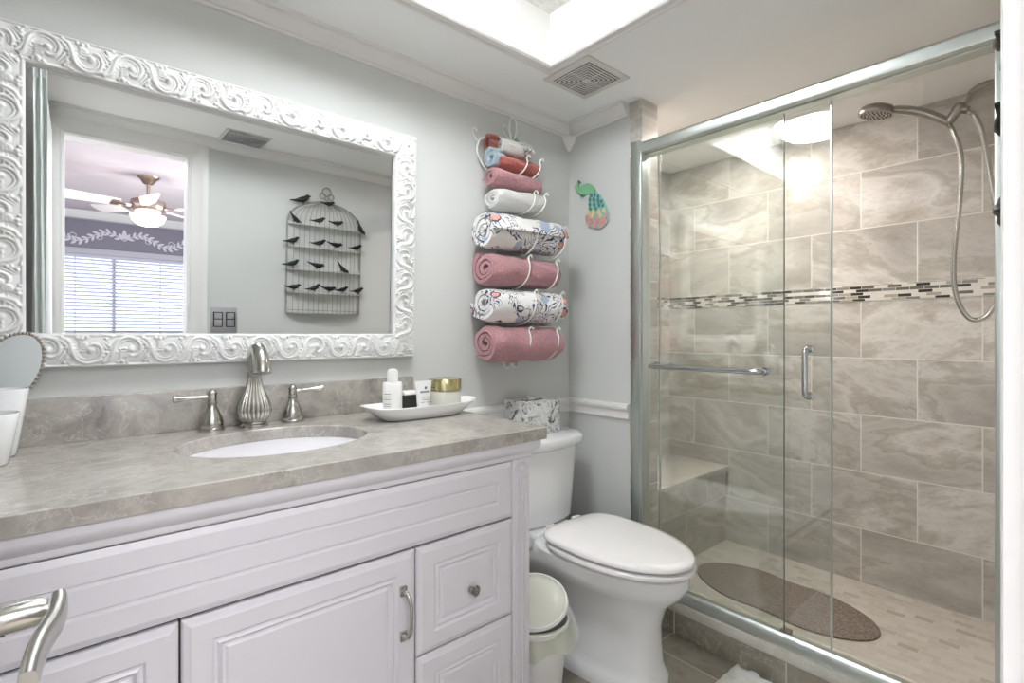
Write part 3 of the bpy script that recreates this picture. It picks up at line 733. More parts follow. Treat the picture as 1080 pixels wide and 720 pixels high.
# ------------------------------------------------------------------ carved mirror
MX0, MX1, MZ0, MZ1, FW = -0.162, 0.918, 1.075, 1.848, 0.080
def unit_height():
    L = 0.1560; Wd = FW; st = []
    def S(pts, ra, rb): st.append((pts, ra, rb))
    def sm(p): return [(q.x, q.y) for q in smooth([(a, c, 0) for a, c in p], 5)]
    for h in (0, 1):
        o = L/2*h; fl = (lambda v: v) if h == 0 else (lambda v: Wd - v)
        def T(p): return [(o + a, fl(c)) for a, c in p]
        main = [(-0.012, 0.010), (0.000, 0.018), (0.006, 0.038), (0.014, 0.060), (0.032, 0.071), (0.052, 0.066), (0.062, 0.049), (0.058, 0.031), (0.045, 0.025), (0.036, 0.033), (0.040, 0.043)]
        S(T(sm(main)), 0.0046, 0.0034)
        S(T(sm([(0.010, 0.036), (0.018, 0.054), (0.032, 0.063), (0.047, 0.059), (0.055, 0.047), (0.052, 0.036)])), 0.0028, 0.0018)
        S(T([(0.041, 0.041)]), 0.0075, 0.0075)
        for k in range(5):            # flame leaves inside the scroll
            S(T(sm([(0.036 - 0.001*k, 0.040 - 0.004*k), (0.026 - 0.002*k, 0.043 - 0.007*k), (0.018 - 0.001*k + 0.001*k*k, 0.038 - 0.0085*k)])), 0.0034, 0.0016)
        S(T(sm([(0.050, 0.068), (0.066, 0.062), (0.078, 0.044), (0.086, 0.026), (0.098, 0.014)])), 0.0042, 0.0026)
        for k in range(5):            # acanthus strokes falling off the S stem
            S(T(sm([(0.060 + 0.006*k, 0.064 - 0.009*k), (0.069 + 0.006*k, 0.068 - 0.008*k), (0.079 + 0.005*k, 0.066 - 0.007*k)])), 0.0034, 0.0014)
        for k in range(4):
            S(T(sm([(0.066 + 0.004*k, 0.046 - 0.008*k), (0.062 + 0.003*k, 0.034 - 0.006*k), (0.054 + 0.004*k, 0.022 - 0.004*k)])), 0.0030, 0.0013)
        S(T(sm([(0.004, 0.044), (-0.004, 0.056), (0.000, 0.070), (0.010, 0.073)])), 0.0032, 0.0018)
        for a, c, r in ((0.024, 0.012, 0.0055), (0.034, 0.009, 0.004), (0.015, 0.010, 0.004), (0.070, 0.012, 0.004), (0.004, 0.073, 0.0035)): S(T([(a, c)]), r, r)
    nu, nv = 96, 50
    U, V = np.meshgrid((np.arange(nu) + 0.0)/nu*L, np.arange(nv)/(nv-1)*Wd)
    Hh = np.zeros_like(U)
    for pts, ra, rb in st:
        n = len(pts)
        dense = []
        for i in range(n - 1):
            for q in range(4): dense.append((pts[i][0]*(1-q/4) + pts[i+1][0]*q/4, pts[i][1]*(1-q/4) + pts[i+1][1]*q/4, (i + q/4)/(n-1)))
        dense.append((pts[-1][0], pts[-1][1], 1.0))
        for (pu, pv, tt) in dense:
            r = ra + (rb - ra)*tt
            for sh in (-L, 0, L):
                d2 = ((U - pu - sh)**2 + (V - pv)**2)/(r*r)
                Hh = np.maximum(Hh, np.sqrt(np.maximum(0, 1 - d2))*r*1.7)
    return L, Hh
UL, UH = unit_height()
def hsample(u, v):
    nv, nu = UH.shape
    iu = (u/UL*nu) % nu; iv = np.clip(v/FW*(nv-1), 0, nv-1.001)
    i0 = np.floor(iu).astype(int) % nu; i1 = (i0+1) % nu; j0 = np.floor(iv).astype(int); fu = iu - np.floor(iu); fv = iv - j0
    return (UH[j0, i0]*(1-fu) + UH[j0, i1]*fu)*(1-fv) + (UH[j0+1, i0]*(1-fu) + UH[j0+1, i1]*fu)*fv
wm = thing('wall_mirror', (0.41, -0.004, MZ0), 'wide wall mirror in a white carved scrollwork frame above the sink', 'mirror')
wm.rotation_euler = (R(1.7), 0, 0)
def frame_mesh():
    st = 0.0018; nx = int(round((MX1-MX0)/st)); nz = int(round((MZ1-MZ0)/st))
    X, Z = np.meshgrid(np.linspace(MX0, MX1, nx+1), np.linspace(MZ0, MZ1, nz+1))
    dl, drr, db, dt = X - MX0, MX1 - X, Z - MZ0, MZ1 - Z
    D = np.stack([dl, drr, db, dt]); side = D.argmin(0); v = D.min(0)
    n_h = round((MX1-MX0)/UL); n_v = round((MZ1-MZ0)/UL)
    u = np.where(side >= 2, (X-MX0)*n_h*UL/(MX1-MX0), (Z-MZ0)*n_v*UL/(MZ1-MZ0))
    vv = np.clip(v, 0, FW)
    H = hsample(u, np.where((side == 0) | (side == 2), FW - vv, vv))
    e = np.minimum(vv, FW - vv)
    base = 0.020 + 0.006*np.sin(np.clip(vv/FW, 0, 1)*PI)
    H = H*np.clip(e/0.006, 0, 1)
    rim = np.where(vv < 0.006, np.sqrt(np.clip(1 - ((vv-0.003)/0.003)**2, 0, 1))*0.004, 0) + np.where(FW - vv < 0.007, np.sqrt(np.clip(1 - ((FW-vv-0.0035)/0.0035)**2, 0, 1))*0.003, 0)
    T = base + H + rim
    keep = v <= FW + st*0.6
    idx = -np.ones(X.shape, int); idx[keep] = np.arange(keep.sum())
    vs = [(x, -0.004 - t_, z) for x, t_, z in zip(X[keep], T[keep], Z[keep])]
    a, bq, c, d = idx[:-1, :-1], idx[:-1, 1:], idx[1:, 1:], idx[1:, :-1]
    ok = (a >= 0) & (bq >= 0) & (c >= 0) & (d >= 0)
    fs = list(zip(a[ok].tolist(), bq[ok].tolist(), c[ok].tolist(), d[ok].tolist()))
    bb = B(); bb.v = vs; bb.f = fs
    # sides and back board
    for (x0, x1, z0, z1) in ((MX0, MX1, MZ0, MZ0 + FW), (MX0, MX1, MZ1 - FW, MZ1), (MX0, MX0 + FW, MZ0 + FW, MZ1 - FW), (MX1 - FW, MX1, MZ0 + FW, MZ1 - FW)):
        bb.box(x0 + 0.0004, x1 - 0.0004, -0.0225, -0.004, z0, z1)
    return bb
o = build('carved_frame', frame_mesh(), 'frame_white', wm, 60, flip=True)
b = B()
gx0, gx1, gz0, gz1 = MX0 + FW, MX1 - FW, MZ0 + FW, MZ1 - FW; bv = 0.022
b.loft([[(gx0 - 0.004, -0.006, gz0 - 0.004), (gx1 + 0.004, -0.006, gz0 - 0.004), (gx1 + 0.004, -0.006, gz1 + 0.004), (gx0 - 0.004, -0.006, gz1 + 0.004)],
        [(gx0 - 0.004, -0.0102, gz0 - 0.004), (gx1 + 0.004, -0.0102, gz0 - 0.004), (gx1 + 0.004, -0.0102, gz1 + 0.004), (gx0 - 0.004, -0.0102, gz1 + 0.004)],
        [(gx0 - 0.0035, -0.0104, gz0 - 0.0035), (gx1 + 0.0035, -0.0104, gz0 - 0.0035), (gx1 + 0.0035, -0.0104, gz1 + 0.0035), (gx0 - 0.0035, -0.0104, gz1 + 0.0035)]])
part('mirror_glass', b, 'mirror', wm, None)

# ------------------------------------------------------------------ toilet
TC = 1.43
to = thing('toilet', (TC, -0.4, 0), 'white two-piece toilet with its lid down beside the vanity', 'toilet')
def egg(cx, hw, yb, yf, z, n=56, bsq=3.4, fsq=2.0, ym=None):
    ym = yb - (yb - yf)*0.40 if ym is None else ym
    pts = []
    for k in range(n):
        a = 2*PI*k/n; c, s = math.cos(a), math.sin(a)
        e = fsq if s < 0 else bsq
        x = hw*math.copysign(abs(c)**(2/e), c); y = math.copysign(abs(s)**(2/e), s)
        pts.append((cx + x, ym + (y*(ym - yf) if s < 0 else y*(yb - ym)), z))
    return pts
b = B()
b.loft([egg(TC, 0.140, -0.13, -0.705, 0.0, bsq=5, fsq=2.7), egg(TC, 0.140, -0.13, -0.705, 0.035, bsq=5, fsq=2.7), egg(TC, 0.130, -0.135, -0.694, 0.048, bsq=5, fsq=2.8), egg(TC, 0.124, -0.14, -0.687, 0.075, bsq=5, fsq=2.8),
        egg(TC, 0.119, -0.14, -0.683, 0.14, bsq=5, fsq=2.8), egg(TC, 0.118, -0.14, -0.685, 0.20, bsq=5, fsq=2.6), egg(TC, 0.126, -0.14, -0.700, 0.245, bsq=5, fsq=2.4), egg(TC, 0.142, -0.15, -0.722, 0.285, bsq=4.5),
        egg(TC, 0.166, -0.17, -0.762, 0.320, bsq=4), egg(TC, 0.176, -0.20, -0.780, 0.345, bsq=4), egg(TC, 0.179, -0.22, -0.786, 0.362, bsq=4), egg(TC, 0.180, -0.23, -0.788, 0.392, bsq=4), egg(TC, 0.170, -0.240, -0.777, 0.4005, bsq=4)])
b.box(TC - 0.115, TC + 0.115, -0.32, -0.03, 0.33, 0.397, 0.02, 3)
part('bowl', b, 'porcelain', to, 50)
b = B()
for s in (-1, 1):                           # sculpted trapway bulge along each flank
    pth = smooth([(TC + s*0.072, -0.15, 0.05), (TC + s*0.078, -0.20, 0.15), (TC + s*0.082, -0.27, 0.225), (TC + s*0.084, -0.35, 0.215), (TC + s*0.078, -0.42, 0.14), (TC + s*0.066, -0.46, 0.04)], 6)
    b.tube(pth, 0.050, 16)
part('trapway', b, 'porcelain', to, 60)
b = B(); b.ball((TC - 0.128, -0.24, 0.30), 0.007, 0.012, 0.012); part('bolt_cap', b, 'label_black', to)
b = B(); b.loft([egg(TC, 0.174, -0.30, -0.786, 0.4007, bsq=3.6), egg(TC, 0.178, -0.30, -0.792, 0.406, bsq=3.6), egg(TC, 0.188, -0.297, -0.805, 0.4085, bsq=3.6), egg(TC, 0.188, -0.297, -0.805, 0.4185, bsq=3.6), egg(TC, 0.184, -0.30, -0.800, 0.4220, bsq=3.6), egg(TC, 0.172, -0.30, -0.784, 0.4225, bsq=3.6)])
part('seat', b, 'seat', to, 50)
b = B(); b.loft([egg(TC, 0.168, -0.30, -0.780, 0.4227, bsq=4.2), egg(TC, 0.172, -0.30, -0.786, 0.4305, bsq=4.2), egg(TC, 0.184, -0.295, -0.800, 0.4315, bsq=4.2), egg(TC, 0.186, -0.293, -0.803, 0.433, bsq=4.2), egg(TC, 0.186, -0.293, -0.803, 0.440, bsq=4.2), egg(TC, 0.181, -0.298, -0.798, 0.447, bsq=4.2),
                 egg(TC, 0.16, -0.315, -0.770, 0.451, bsq=4.2), egg(TC, 0.10, -0.36, -0.69, 0.454, bsq=4.2), egg(TC, 0.03, -0.43, -0.57, 0.455, bsq=4.2)])
part('seat_lid', b, 'seat', to, 50)
b = B()
for s in (-1, 1): b = B(); b.box(TC + s*0.07 - 0.02, TC + s*0.07 + 0.02, -0.292, -0.262, 0.3975, 0.440, 0.008, 3); part('seat_hinge', b, 'seat', to)
def tank_out(hw, yf, z, bow, ch):
    pts = [(TC + hw, -0.015, z), (TC - hw, -0.015, z), (TC - hw, yf + ch + 0.01, z), (TC - hw + 0.006, yf + ch, z), (TC - hw + ch*0.9, yf + 0.006, z), (TC - hw + ch*1.1, yf, z)]
    m = 14
    for i in range(1, m):
        t = i/m; pts.append((TC - hw + ch*1.1 + (2*hw - 2.2*ch)*t, yf - bow*math.sin(PI*t), z))
    pts += [(TC + hw - ch*1.1, yf, z), (TC + hw - ch*0.9, yf + 0.006, z), (TC + hw - 0.006, yf + ch, z), (TC + hw, yf + ch + 0.01, z)]
    return pts
b = B(); b.loft([tank_out(0.172, -0.175, 0.397, 0.024, 0.042), tank_out(0.180, -0.185, 0.41, 0.024, 0.044), tank_out(0.193, -0.198, 0.62, 0.026, 0.048), tank_out(0.198, -0.203, 0.70, 0.026, 0.048)])
part('tank', b, 'porcelain', to, 25)
b = B(); b.loft([tank_out(0.206, -0.208, 0.700, 0.026, 0.050), tank_out(0.216, -0.218, 0.708, 0.027, 0.050), tank_out(0.220, -0.222, 0.716, 0.027, 0.050), tank_out(0.221, -0.223, 0.735, 0.027, 0.050), tank_out(0.216, -0.218, 0.744, 0.027, 0.050), tank_out(0.206, -0.208, 0.748, 0.027, 0.050)])
part('tank_lid', b, 'porcelain', to, 40)

tb = thing('tissue_box', (1.444, -0.078, 0.748), 'grey and white marbled tissue box on the toilet tank lid', 'tissue box')
b = B(); b.box(1.348, 1.538, -0.150, -0.012, 0.7485, 0.884, 0.003); part('box', b, 'tissue', tb)
b = B(); b.prism([(0.055*math.cos(2*PI*k/32), 0.024*math.sin(2*PI*k/32)) for k in range(32)], 0.0012, (1.443, -0.081, 0.8838), (1, 0, 0), (0, 1, 0), (0, 0, 1)); part('opening', b, 'dark_slot', tb)
b = B(); rings = []
for i in range(8):
    t = i/7; rings.append([(1.443 + (0.045*(1-0.45*t))*math.cos(2*PI*k/24)*(1 + 0.25*math.sin(3*2*PI*k/24 + 4*t)), -0.081 + 0.014*math.sin(2*PI*k/24)*(1 + 0.5*math.sin(2*2*PI*k/24 + 3*t)) + 0.012*t, 0.8845 + 0.012*t + 0.006*math.sin(4*PI*k/24)*t) for k in range(24)])
b.loft(rings); part('tissue', b, 'white_terry', tb)

# ------------------------------------------------------------------ waste bin
BX, BY = 1.095, -0.462
bn = thing('waste_bin', (BX, BY, 0), 'small white waste bin with a liner between vanity and toilet', 'waste bin')
b = B(); b.lathe([(0.078, 0.0), (0.082, 0.004), (0.103, 0.235), (0.106, 0.250), (0.110, 0.256), (0.110, 0.270), (0.104, 0.272), (0.100, 0.255), (0.078, 0.010), (0.002, 0.008)], (BX, BY, 0), 40); part('bin_body', b, 'plastic', bn)
b = B()
T = Matrix.Translation((BX, BY, 0.316)) @ Matrix.Rotation(R(21), 4, Vector((0, 0, 1)).cross(Vector((-0.75, -0.66, 0))))
b.M = T; b.lathe([(0.104, -0.006), (0.108, 0.0), (0.105, 0.009), (0.100, 0.010), (0.098, 0.004), (0.098, -0.006)], (0, 0, 0), 40); part('lid_ring', b, 'plastic', bn)
b = B(); b.M = T; b.lathe([(0.099, 0.002), (0.090, 0.012), (0.065, 0.020), (0.03, 0.024), (0.002, 0.025)], (0, 0, 0), 40); part('swing_lid', b, 'clearlid', bn)
b = B()
rings = []
for i in range(8):
    t = i/7
    rings.append([(BX + (0.107 + 0.005*t + (0.030*t*max(0, math.cos(a - R(-18))) ) + 0.005*t*math.sin(9*a + 2*t))*math.cos(a), BY + (0.107 + 0.005*t + 0.022*t*max(0, math.cos(a - R(-18))) + 0.004*t*math.sin(7*a))*math.sin(a), 0.276 - 0.075*t - 0.012*t*math.sin(5*a + 1)) for a in [2*PI*k/72 for k in range(72)]])
b.loft(rings, caps=False); part('bin_liner', b, 'bag', bn, 60)

# ------------------------------------------------------------------ mats
b = B()
rs = random.Random(3); nx, ny = 44, 40
rings = []
x0, x1, y0, y1 = 1.10, 1.742, -1.45, -0.792
hs = [[0.012 + (0.012 if (0 < i < nx and 0 < j < ny) else -0.010)*rs.random() for i in range(nx+1)] for j in range(ny+1)]
b.add([(x0 + (x1-x0)*i/nx + 0.004*rs.random(), y0 + (y1-y0)*j/ny + 0.004*rs.random(), hs[j][i] if 0 < i < nx and 0 < j < ny else 0.001) for j in range(ny+1) for i in range(nx+1)],
      [(j*(nx+1)+i, j*(nx+1)+i+1, (j+1)*(nx+1)+i+1, (j+1)*(nx+1)+i) for j in range(ny) for i in range(nx)])
single('bath_mat', b, 'mat_white', 'fluffy white bath mat on the floor along the shower curb', 'bath mat', ang=80)
b = B()
pts = []
for k in range(80):
    a = 2*PI*k/80; c, s = math.cos(a), math.sin(a)
    ww = 0.195 * (1 - 0.16*math.exp(-(c*0.36/0.12)**2))
    pts.append((2.275 + ww*s + 0.02*c, -0.725 + 0.365*c))
b.loft([[(2.275 + (p[0]-2.275)*q, -0.725 + (p[1]+0.725)*q, z) for p in pts] for q, z in ((1.0, 0.0355), (1.0, 0.042), (0.97, 0.046), (0.6, 0.047), (0.05, 0.047))])
single('shower_mat', b, 'loofah', 'brown textured peanut-shaped mat on the shower floor', 'shower mat')

# ------------------------------------------------------------------ shower enclosure
sf = thing('shower_enclosure', (XE + 0.02, -0.94, 0.13), 'satin aluminium shower door frame with header rail and bottom track', 'shower enclosure')
b = B()
hp_ = [(-0.018, 1.890), (-0.020, 1.897), (-0.020, 1.922), (-0.014, 1.931), (0.060, 1.933), (0.066, 1.928), (0.066, 1.890), (0.060, 1.886), (0.012, 1.886), (0.010, 1.897), (0.004, 1.897), (0.002, 1.888)]
b.loft([[(XE + p[0], y, p[1]) for p in hp_] for y in (-1.478, -0.408)])
part('header_rail', b, 'alu', sf, 30)
b = B(); b.loft([[(XE + p[0], y, p[1]) for p in [(-0.004, 0.1302), (-0.004, 0.150), (0.004, 0.166), (0.012, 0.172), (0.018, 0.172), (0.020, 0.160), (0.060, 0.158), (0.062, 0.1302)]] for y in (-1.478, -0.402)])
part('bottom_track', b, 'alu', sf, 30)
b = B(); b.box(XE - 0.012, XE + 0.062, -0.398, -0.355, 0.1302, 1.945, 0.003); b.box(XE - 0.006, XE + 0.05, -0.408, -0.398, 0.172, 1.885)
part('wall_jamb', b, 'alu', sf, 30)
b = B(); b.box(XE - 0.006, XE + 0.062, -1.478, -1.450, 0.172, 1.886, 0.003); part('far_jamb', b, 'alu', sf, 30)
b = B(); b.box(XE + 0.024, XE + 0.056, -0.955, -0.925, 0.1585, 0.172, 0.003); part('bottom_guide', b, 'nickel_dark', sf)
def glass_door(name, x, y0, y1, label):
    d = thing(name, (x, (y0+y1)/2, 0.16), label, 'shower door', 'sliding glass shower doors'); d['kind'] = 'thing'
    b = B(); b.box(x - 0.004, x + 0.004, y0, y1, 0.1625, 1.8855); part('glass_pane', b, 'glass', d, None)
    b = B(); b.box(x - 0.0041, x + 0.0041, y0 - 0.0012, y0 - 0.0001, 0.1625, 1.8855); part('glass_edge', b, 'glass_edge', d, None)
    return d
gx_o, gx_i = XE + 0.031, XE + 0.050
d1 = glass_door('sliding_shower_door', gx_o, -0.937, -0.410, 'outer sliding shower glass door carrying the long chrome towel bar')
b = B()
tx = gx_o - 0.055
b.tube(smooth([(gx_o - 0.004, -0.452, 1.028), (tx + 0.01, -0.452, 1.028), (tx, -0.462, 1.028)], 4) + smooth([(tx, -0.50, 1.028), (tx, -0.60, 1.028), (tx, -0.84, 1.028)], 2) + smooth([(tx, -0.870, 1.028), (tx + 0.01, -0.880, 1.028), (gx_o - 0.004, -0.880, 1.028)], 4), 0.0095, 14)
tbr = part('towel_bar', b, 'chrome', d1)
b = B()
for y in (-0.452, -0.880): b = B(); b.lathe([(0.002, 0), (0.015, 0), (0.015, 0.006), (0.011, 0.010)], (gx_o - 0.0045, y, 1.028), 20, (-1, 0, 0)); part('post_cap', b, 'chrome', tbr)
d2 = glass_door('sliding_shower_door', gx_i, -1.069, -0.455, 'inner sliding shower glass door carrying the short D-shaped pull')
b = B(); hx_ = gx_i - 0.046
b.tube(smooth([(gx_i - 0.0042, -1.010, 0.955), (hx_ + 0.012, -1.010, 0.955), (hx_, -1.010, 0.972), (hx_, -1.010, 1.03), (hx_, -1.010, 1.088), (hx_ + 0.012, -1.010, 1.105), (gx_i - 0.0042, -1.010, 1.105)], 5), 0.0085, 14)
pl = part('pull_handle', b, 'chrome', d2)
b = B()
for z in (0.955, 1.105): b = B(); b.lathe([(0.002, 0), (0.0135, 0), (0.0135, 0.006), (0.010, 0.009)], (gx_i - 0.0045, -1.010, z), 18, (-1, 0, 0)); part('post_cap', b, 'chrome', pl)
b = B(); b.box(gx_i - 0.0055, gx_i + 0.0055, -1.073, -1.0685, 0.163, 1.885); part('edge_seal', b, 'alu', d2, None)
b = B(); b.box(gx_i - 0.0055, gx_i + 0.0055, -0.4555, -0.451, 0.163, 1.885); part('edge_seal', b, 'alu', d2, None)

# hand shower
hs_ = thing('hand_shower', (2.25, -1.48, 1.962), 'brushed nickel hand shower with a hose loop on the tiled shower wall', 'shower head')
b = B(); b.lathe([(0.002, 0), (0.030, 0), (0.030, 0.003), (0.022, 0.010), (0.011, 0.014)], (2.25, -1.4795, 1.955), 24, (0, 1, 0))
b.tube(smooth([(2.25, -1.475, 1.955), (2.25, -1.43, 1.962), (2.25, -1.385, 1.968), (2.25, -1.352, 1.957), (2.25, -1.330, 1.934)], 6), 0.0105, 14); part('shower_arm', b, 'nickel_dark', hs_)
b = B()
dv = Vector((0, 0.044, -0.062)).normalized(); p0 = Vector((2.25, -1.336, 1.944))
b.lathe([(0.013, 0), (0.016, 0.002), (0.016, 0.020), (0.013, 0.024), (0.017, 0.028), (0.019, 0.034), (0.019, 0.048), (0.015, 0.054), (0.015, 0.080), (0.012, 0.088), (0.002, 0.089)], p0, 22, dv)
b.tube([p0 + dv*0.042, p0 + dv*0.050 + Vector((0, -0.03, -0.006))], 0.013, 14)
part('diverter', b, 'nickel_dark', hs_)
b = B(); pth = smooth([(2.25, -1.288, 1.868), (2.25, -1.262, 1.893), (2.25, -1.225, 1.922), (2.25, -1.18, 1.948), (2.25, -1.135, 1.966), (2.25, -1.105, 1.974)], 5)
m = len(pth); b.tube(pth, [0.0115 + 0.005*math.sin(PI*(i/(m-1))**0.8) for i in range(m)], 16); part('handle', b, 'nickel_dark', hs_)
b = B(); hn = Vector((0.0, 0.18, -1)).normalized(); hc = Vector((2.25, -1.085, 1.990))
b.lathe([(0.002, -0.012), (0.030, -0.010), (0.050, -0.002), (0.057, 0.008), (0.057, 0.024), (0.054, 0.028), (0.002, 0.028)], hc, 36, hn)
sh = part('spray_head', b, 'nickel_dark', hs_)
b = B()
q = Vector((0, 0, 1)).rotation_difference(hn)
for r_, k_ in ((0.012, 6), (0.024, 12), (0.036, 18), (0.046, 22)):
    for k in range(k_):
        c = hc + q @ Vector((r_*math.cos(2*PI*k/k_), r_*math.sin(2*PI*k/k_), 0.0285)); b.ball(tuple(c), 0.0025, n=6, m=4)
part('spray_nozzles', b, 'dark_slot', sh)
b = B()
hose = smooth([(2.25, -1.288, 1.866), (2.25, -1.300, 1.830), (2.25, -1.318, 1.749), (2.25, -1.315, 1.606), (2.25, -1.300, 1.417), (2.25, -1.305, 1.289), (2.25, -1.338, 1.208), (2.255, -1.380, 1.213), (2.26, -1.410, 1.283), (2.265, -1.418, 1.36), (2.265, -1.405, 1.527), (2.262, -1.386, 1.685), (2.255, -1.370, 1.813), (2.25, -1.352, 1.872), (2.25, -1.336, 1.898)], 22)
b.tube(hose, [0.0075 + (0.0011 if i % 2 else -0.0004) for i in range(len(hose))], 10); part('hose', b, 'nickel', hs_, 70)

# ------------------------------------------------------------------ wall vent, downlight, dome lamp
vn = thing('ceiling_vent', (1.458, -0.363, ZC), 'square ceiling exhaust grille with concentric slots above the towel rack', 'vent')
vx, vy_, vh = 1.458, -0.363, 0.087
b = B(); b.box(vx - 0.118, vx + 0.118, vy_ - 0.112, vy_ + 0.112, ZC - 0.006, ZC - 0.0005, 0.003); part('cover_plate', b, 'vent', vn)
b = B(); b.box(vx - vh, vx + vh, vy_ - vh, vy_ + vh, ZC - 0.0085, ZC - 0.0055); part('slot_backing', b, 'dark_slot', vn, None)
b = B()
k = 0
r = vh
while r > 0.014:
    w_ = 0.0052
    for (x0, x1, y0, y1) in ((vx - r, vx + r, vy_ - r, vy_ - r + w_), (vx - r, vx + r, vy_ + r - w_, vy_ + r), (vx - r, vx - r + w_, vy_ - r + w_, vy_ + r - w_), (vx + r - w_, vx + r, vy_ - r + w_, vy_ + r - w_)):
        b.box(x0, x1, y0, y1, ZC - 0.0115, ZC - 0.0085)
    r -= 0.0122
b.box(vx - r, vx + r, vy_ - r, vy_ + r, ZC - 0.0115, ZC - 0.0085)
b.box(vx - 0.0025, vx + 0.0025, vy_ - vh, vy_ + vh, ZC - 0.010, ZC - 0.0075); b.box(vx - vh, vx + vh, vy_ - 0.0025, vy_ + 0.0025, ZC - 0.010, ZC - 0.0075)
part('grille', b, 'vent', vn, None)
v2 = thing('air_register', (0.69, -1.43, ZC), 'narrow slatted ceiling air register above the doorway, seen in the mirror', 'vent')
b = B(); b.box(0.585, 0.80, -1.545, -1.325, ZC - 0.006, ZC - 0.0005, 0.002); part('frame', b, 'vent', v2)
b = B(); b.box(0.60, 0.785, -1.53, -1.34, ZC - 0.0085, ZC - 0.0055); part('slot_backing', b, 'dark_slot', v2, None)
b = B()
for k in range(6): b.box(0.60, 0.785, -1.525 + k*0.033, -1.505 + k*0.033, ZC - 0.014, ZC - 0.008)
part('vanes', b, 'steel_plate', v2, None)
dl = thing('shower_downlight', (2.22, -0.50, ZC), 'small round warm downlight in the ceiling above the shower', 'downlight')
b = B(); b.lathe([(0.050, 0.0), (0.062, -0.001), (0.064, -0.004), (0.052, -0.006), (0.050, -0.003)], (2.22, -0.50, ZC - 0.0002), 32); part('trim_ring', b, 'vent', dl)
b = B(); b.lathe([(0.001, -0.001), (0.050, -0.001), (0.048, -0.004), (0.001, -0.005)], (2.22, -0.50, ZC), 32); part('lens', b, 'can_glow', dl)
dm = thing('dome_lamp', (0.62, -0.62, TZ), 'round white dome lamp in the ceiling tray, reflected in the shower glass', 'ceiling lamp')
b = B(); b.lathe([(0.175, 0.0), (0.178, -0.006), (0.172, -0.020), (0.002, -0.022)], (0.62, -0.62, TZ), 40); part('base_pan', b, 'vent', dm)
b = B(); b.lathe([(0.168, -0.021), (0.160, -0.045), (0.130, -0.068), (0.080, -0.083), (0.030, -0.088), (0.002, -0.0885)], (0.62, -0.62, TZ), 40); part('dome_shade', b, 'dome_glow', dm)

# ------------------------------------------------------------------ towel rack and towels
def roll(name, mat, cx, z, half, ry, rz, label, group=None, tilt=0.0, turns=2.7, seed=0, y=None, cat='towel', bulge=0.14):
    rd = random.Random(seed); n = 78; m = 26
    t0 = 0.16
    cl = []
    for i in range(n + 1):
        a = turns*2*PI*i/n; r = t0 + (1 - t0)*(i/n)
        cl.append((r*math.cos(a + seed), r*math.sin(a + seed)))
    th = (1 - t0)/turns*0.38
    sec = []
    for i in range(n + 1):
        p, q2 = Vector(cl[max(i-1, 0)]), Vector(cl[min(i+1, n)]); d = (q2 - p).normalized(); nn = Vector((-d.y, d.x)); sec.append((Vector(cl[i]), nn))
    ring2 = [c - nn*th for c, nn in sec] + [c + nn*th for c, nn in sec][::-1]
    y = -0.020 - ry*1.0 if y is None else y
    b = B(); rings = []
    for j in range(m + 1):
        t = j/m; x = -half + 2*half*t
        e = min(t, 1 - t); taper = 1 - 0.13*math.exp(-e*22)
        ring = []
        for k, p in enumerate(ring2):
            dx = 0.0
            if j in (0, m): dx = (0.012*(1 - p.length)) * (1 if j == 0 else -1) + rd.uniform(-0.001, 0.001)
            nz = mnoise.noise(Vector((x*14 + seed*3.1, p.x*1.6, p.y*1.6)))*bulge + mnoise.noise(Vector((x*45, p.x*5 + seed, p.y*5)))*0.025
            s = taper*(1 + nz)*0.93
            ring.append((x + dx, p.x*ry*s, p.y*rz*s + rz + tilt*x))
        rings.append(ring)
    b.loft(rings)
    o = build(name, b, mat, None, 65); o.location = (cx, y, z - rz)
    return tag(o, label, cat, group)
G = 'rolled towels on the white wall rack'
tw = [
 ('pink_l', 'pink', 1.352, 1.122, 0.182, 0.086, 0.074, 'dusty pink rolled towel, lowest roll on the white wall rack', 0.00, 1),
 ('fl_l', 'floral', 1.362, 1.268, 0.198, 0.088, 0.072, 'floral rolled towel between the two large pink rolls on the rack', 0.00, 2),
 ('pink_u', 'pink', 1.350, 1.404, 0.180, 0.084, 0.070, 'dusty pink rolled towel between the two floral rolls on the rack', 0.00, 3),
 ('fl_u', 'floral', 1.360, 1.545, 0.196, 0.086, 0.075, 'floral rolled towel, upper of the two floral rolls on the rack', 0.02, 5)]
for (_, mt, cx, z, hf, ry, rz, lb, tl, sd) in tw:
    roll('rolled_towel', mt, cx, z, hf, ry, rz, lb, G, tl, seed=sd)
roll('rolled_hand_towel', 'white_terry', 1.357, 1.690, 0.130, 0.060, 0.042, 'white rolled hand towel below the small pink roll on the rack', G, 0.06, seed=7, bulge=0.16)
roll('rolled_hand_towel', 'pink', 1.345, 1.766, 0.122, 0.055, 0.040, 'small dusty pink rolled hand towel above the white one on the rack', G, -0.02, seed=8)
roll('rolled_hand_towel', 'coral_terry', 1.362, 1.836, 0.108, 0.050, 0.036, 'coral red rolled hand towel second from the top of the rack', G, 0.0, seed=9, turns=1.8)
roll('rolled_washcloth', 'skyblue_terry', 1.262, 1.846, 0.030, 0.046, 0.040, 'pale blue folded washcloth tucked at the left of the coral roll', G, 0.0, seed=11, turns=1.5, cat='washcloth')
roll('rolled_washcloth', 'white_terry', 1.364, 1.906, 0.088, 0.042, 0.033, 'white rolled washcloth with a dark bow, topmost roll on the rack', G, 0.02, seed=10)
roll('rolled_washcloth', 'rust_terry', 1.252, 1.905, 0.022, 0.030, 0.036, 'rust red washcloth tucked at the left of the topmost white roll', G, 0.0, seed=12, turns=1.5, cat='washcloth')
b = B()
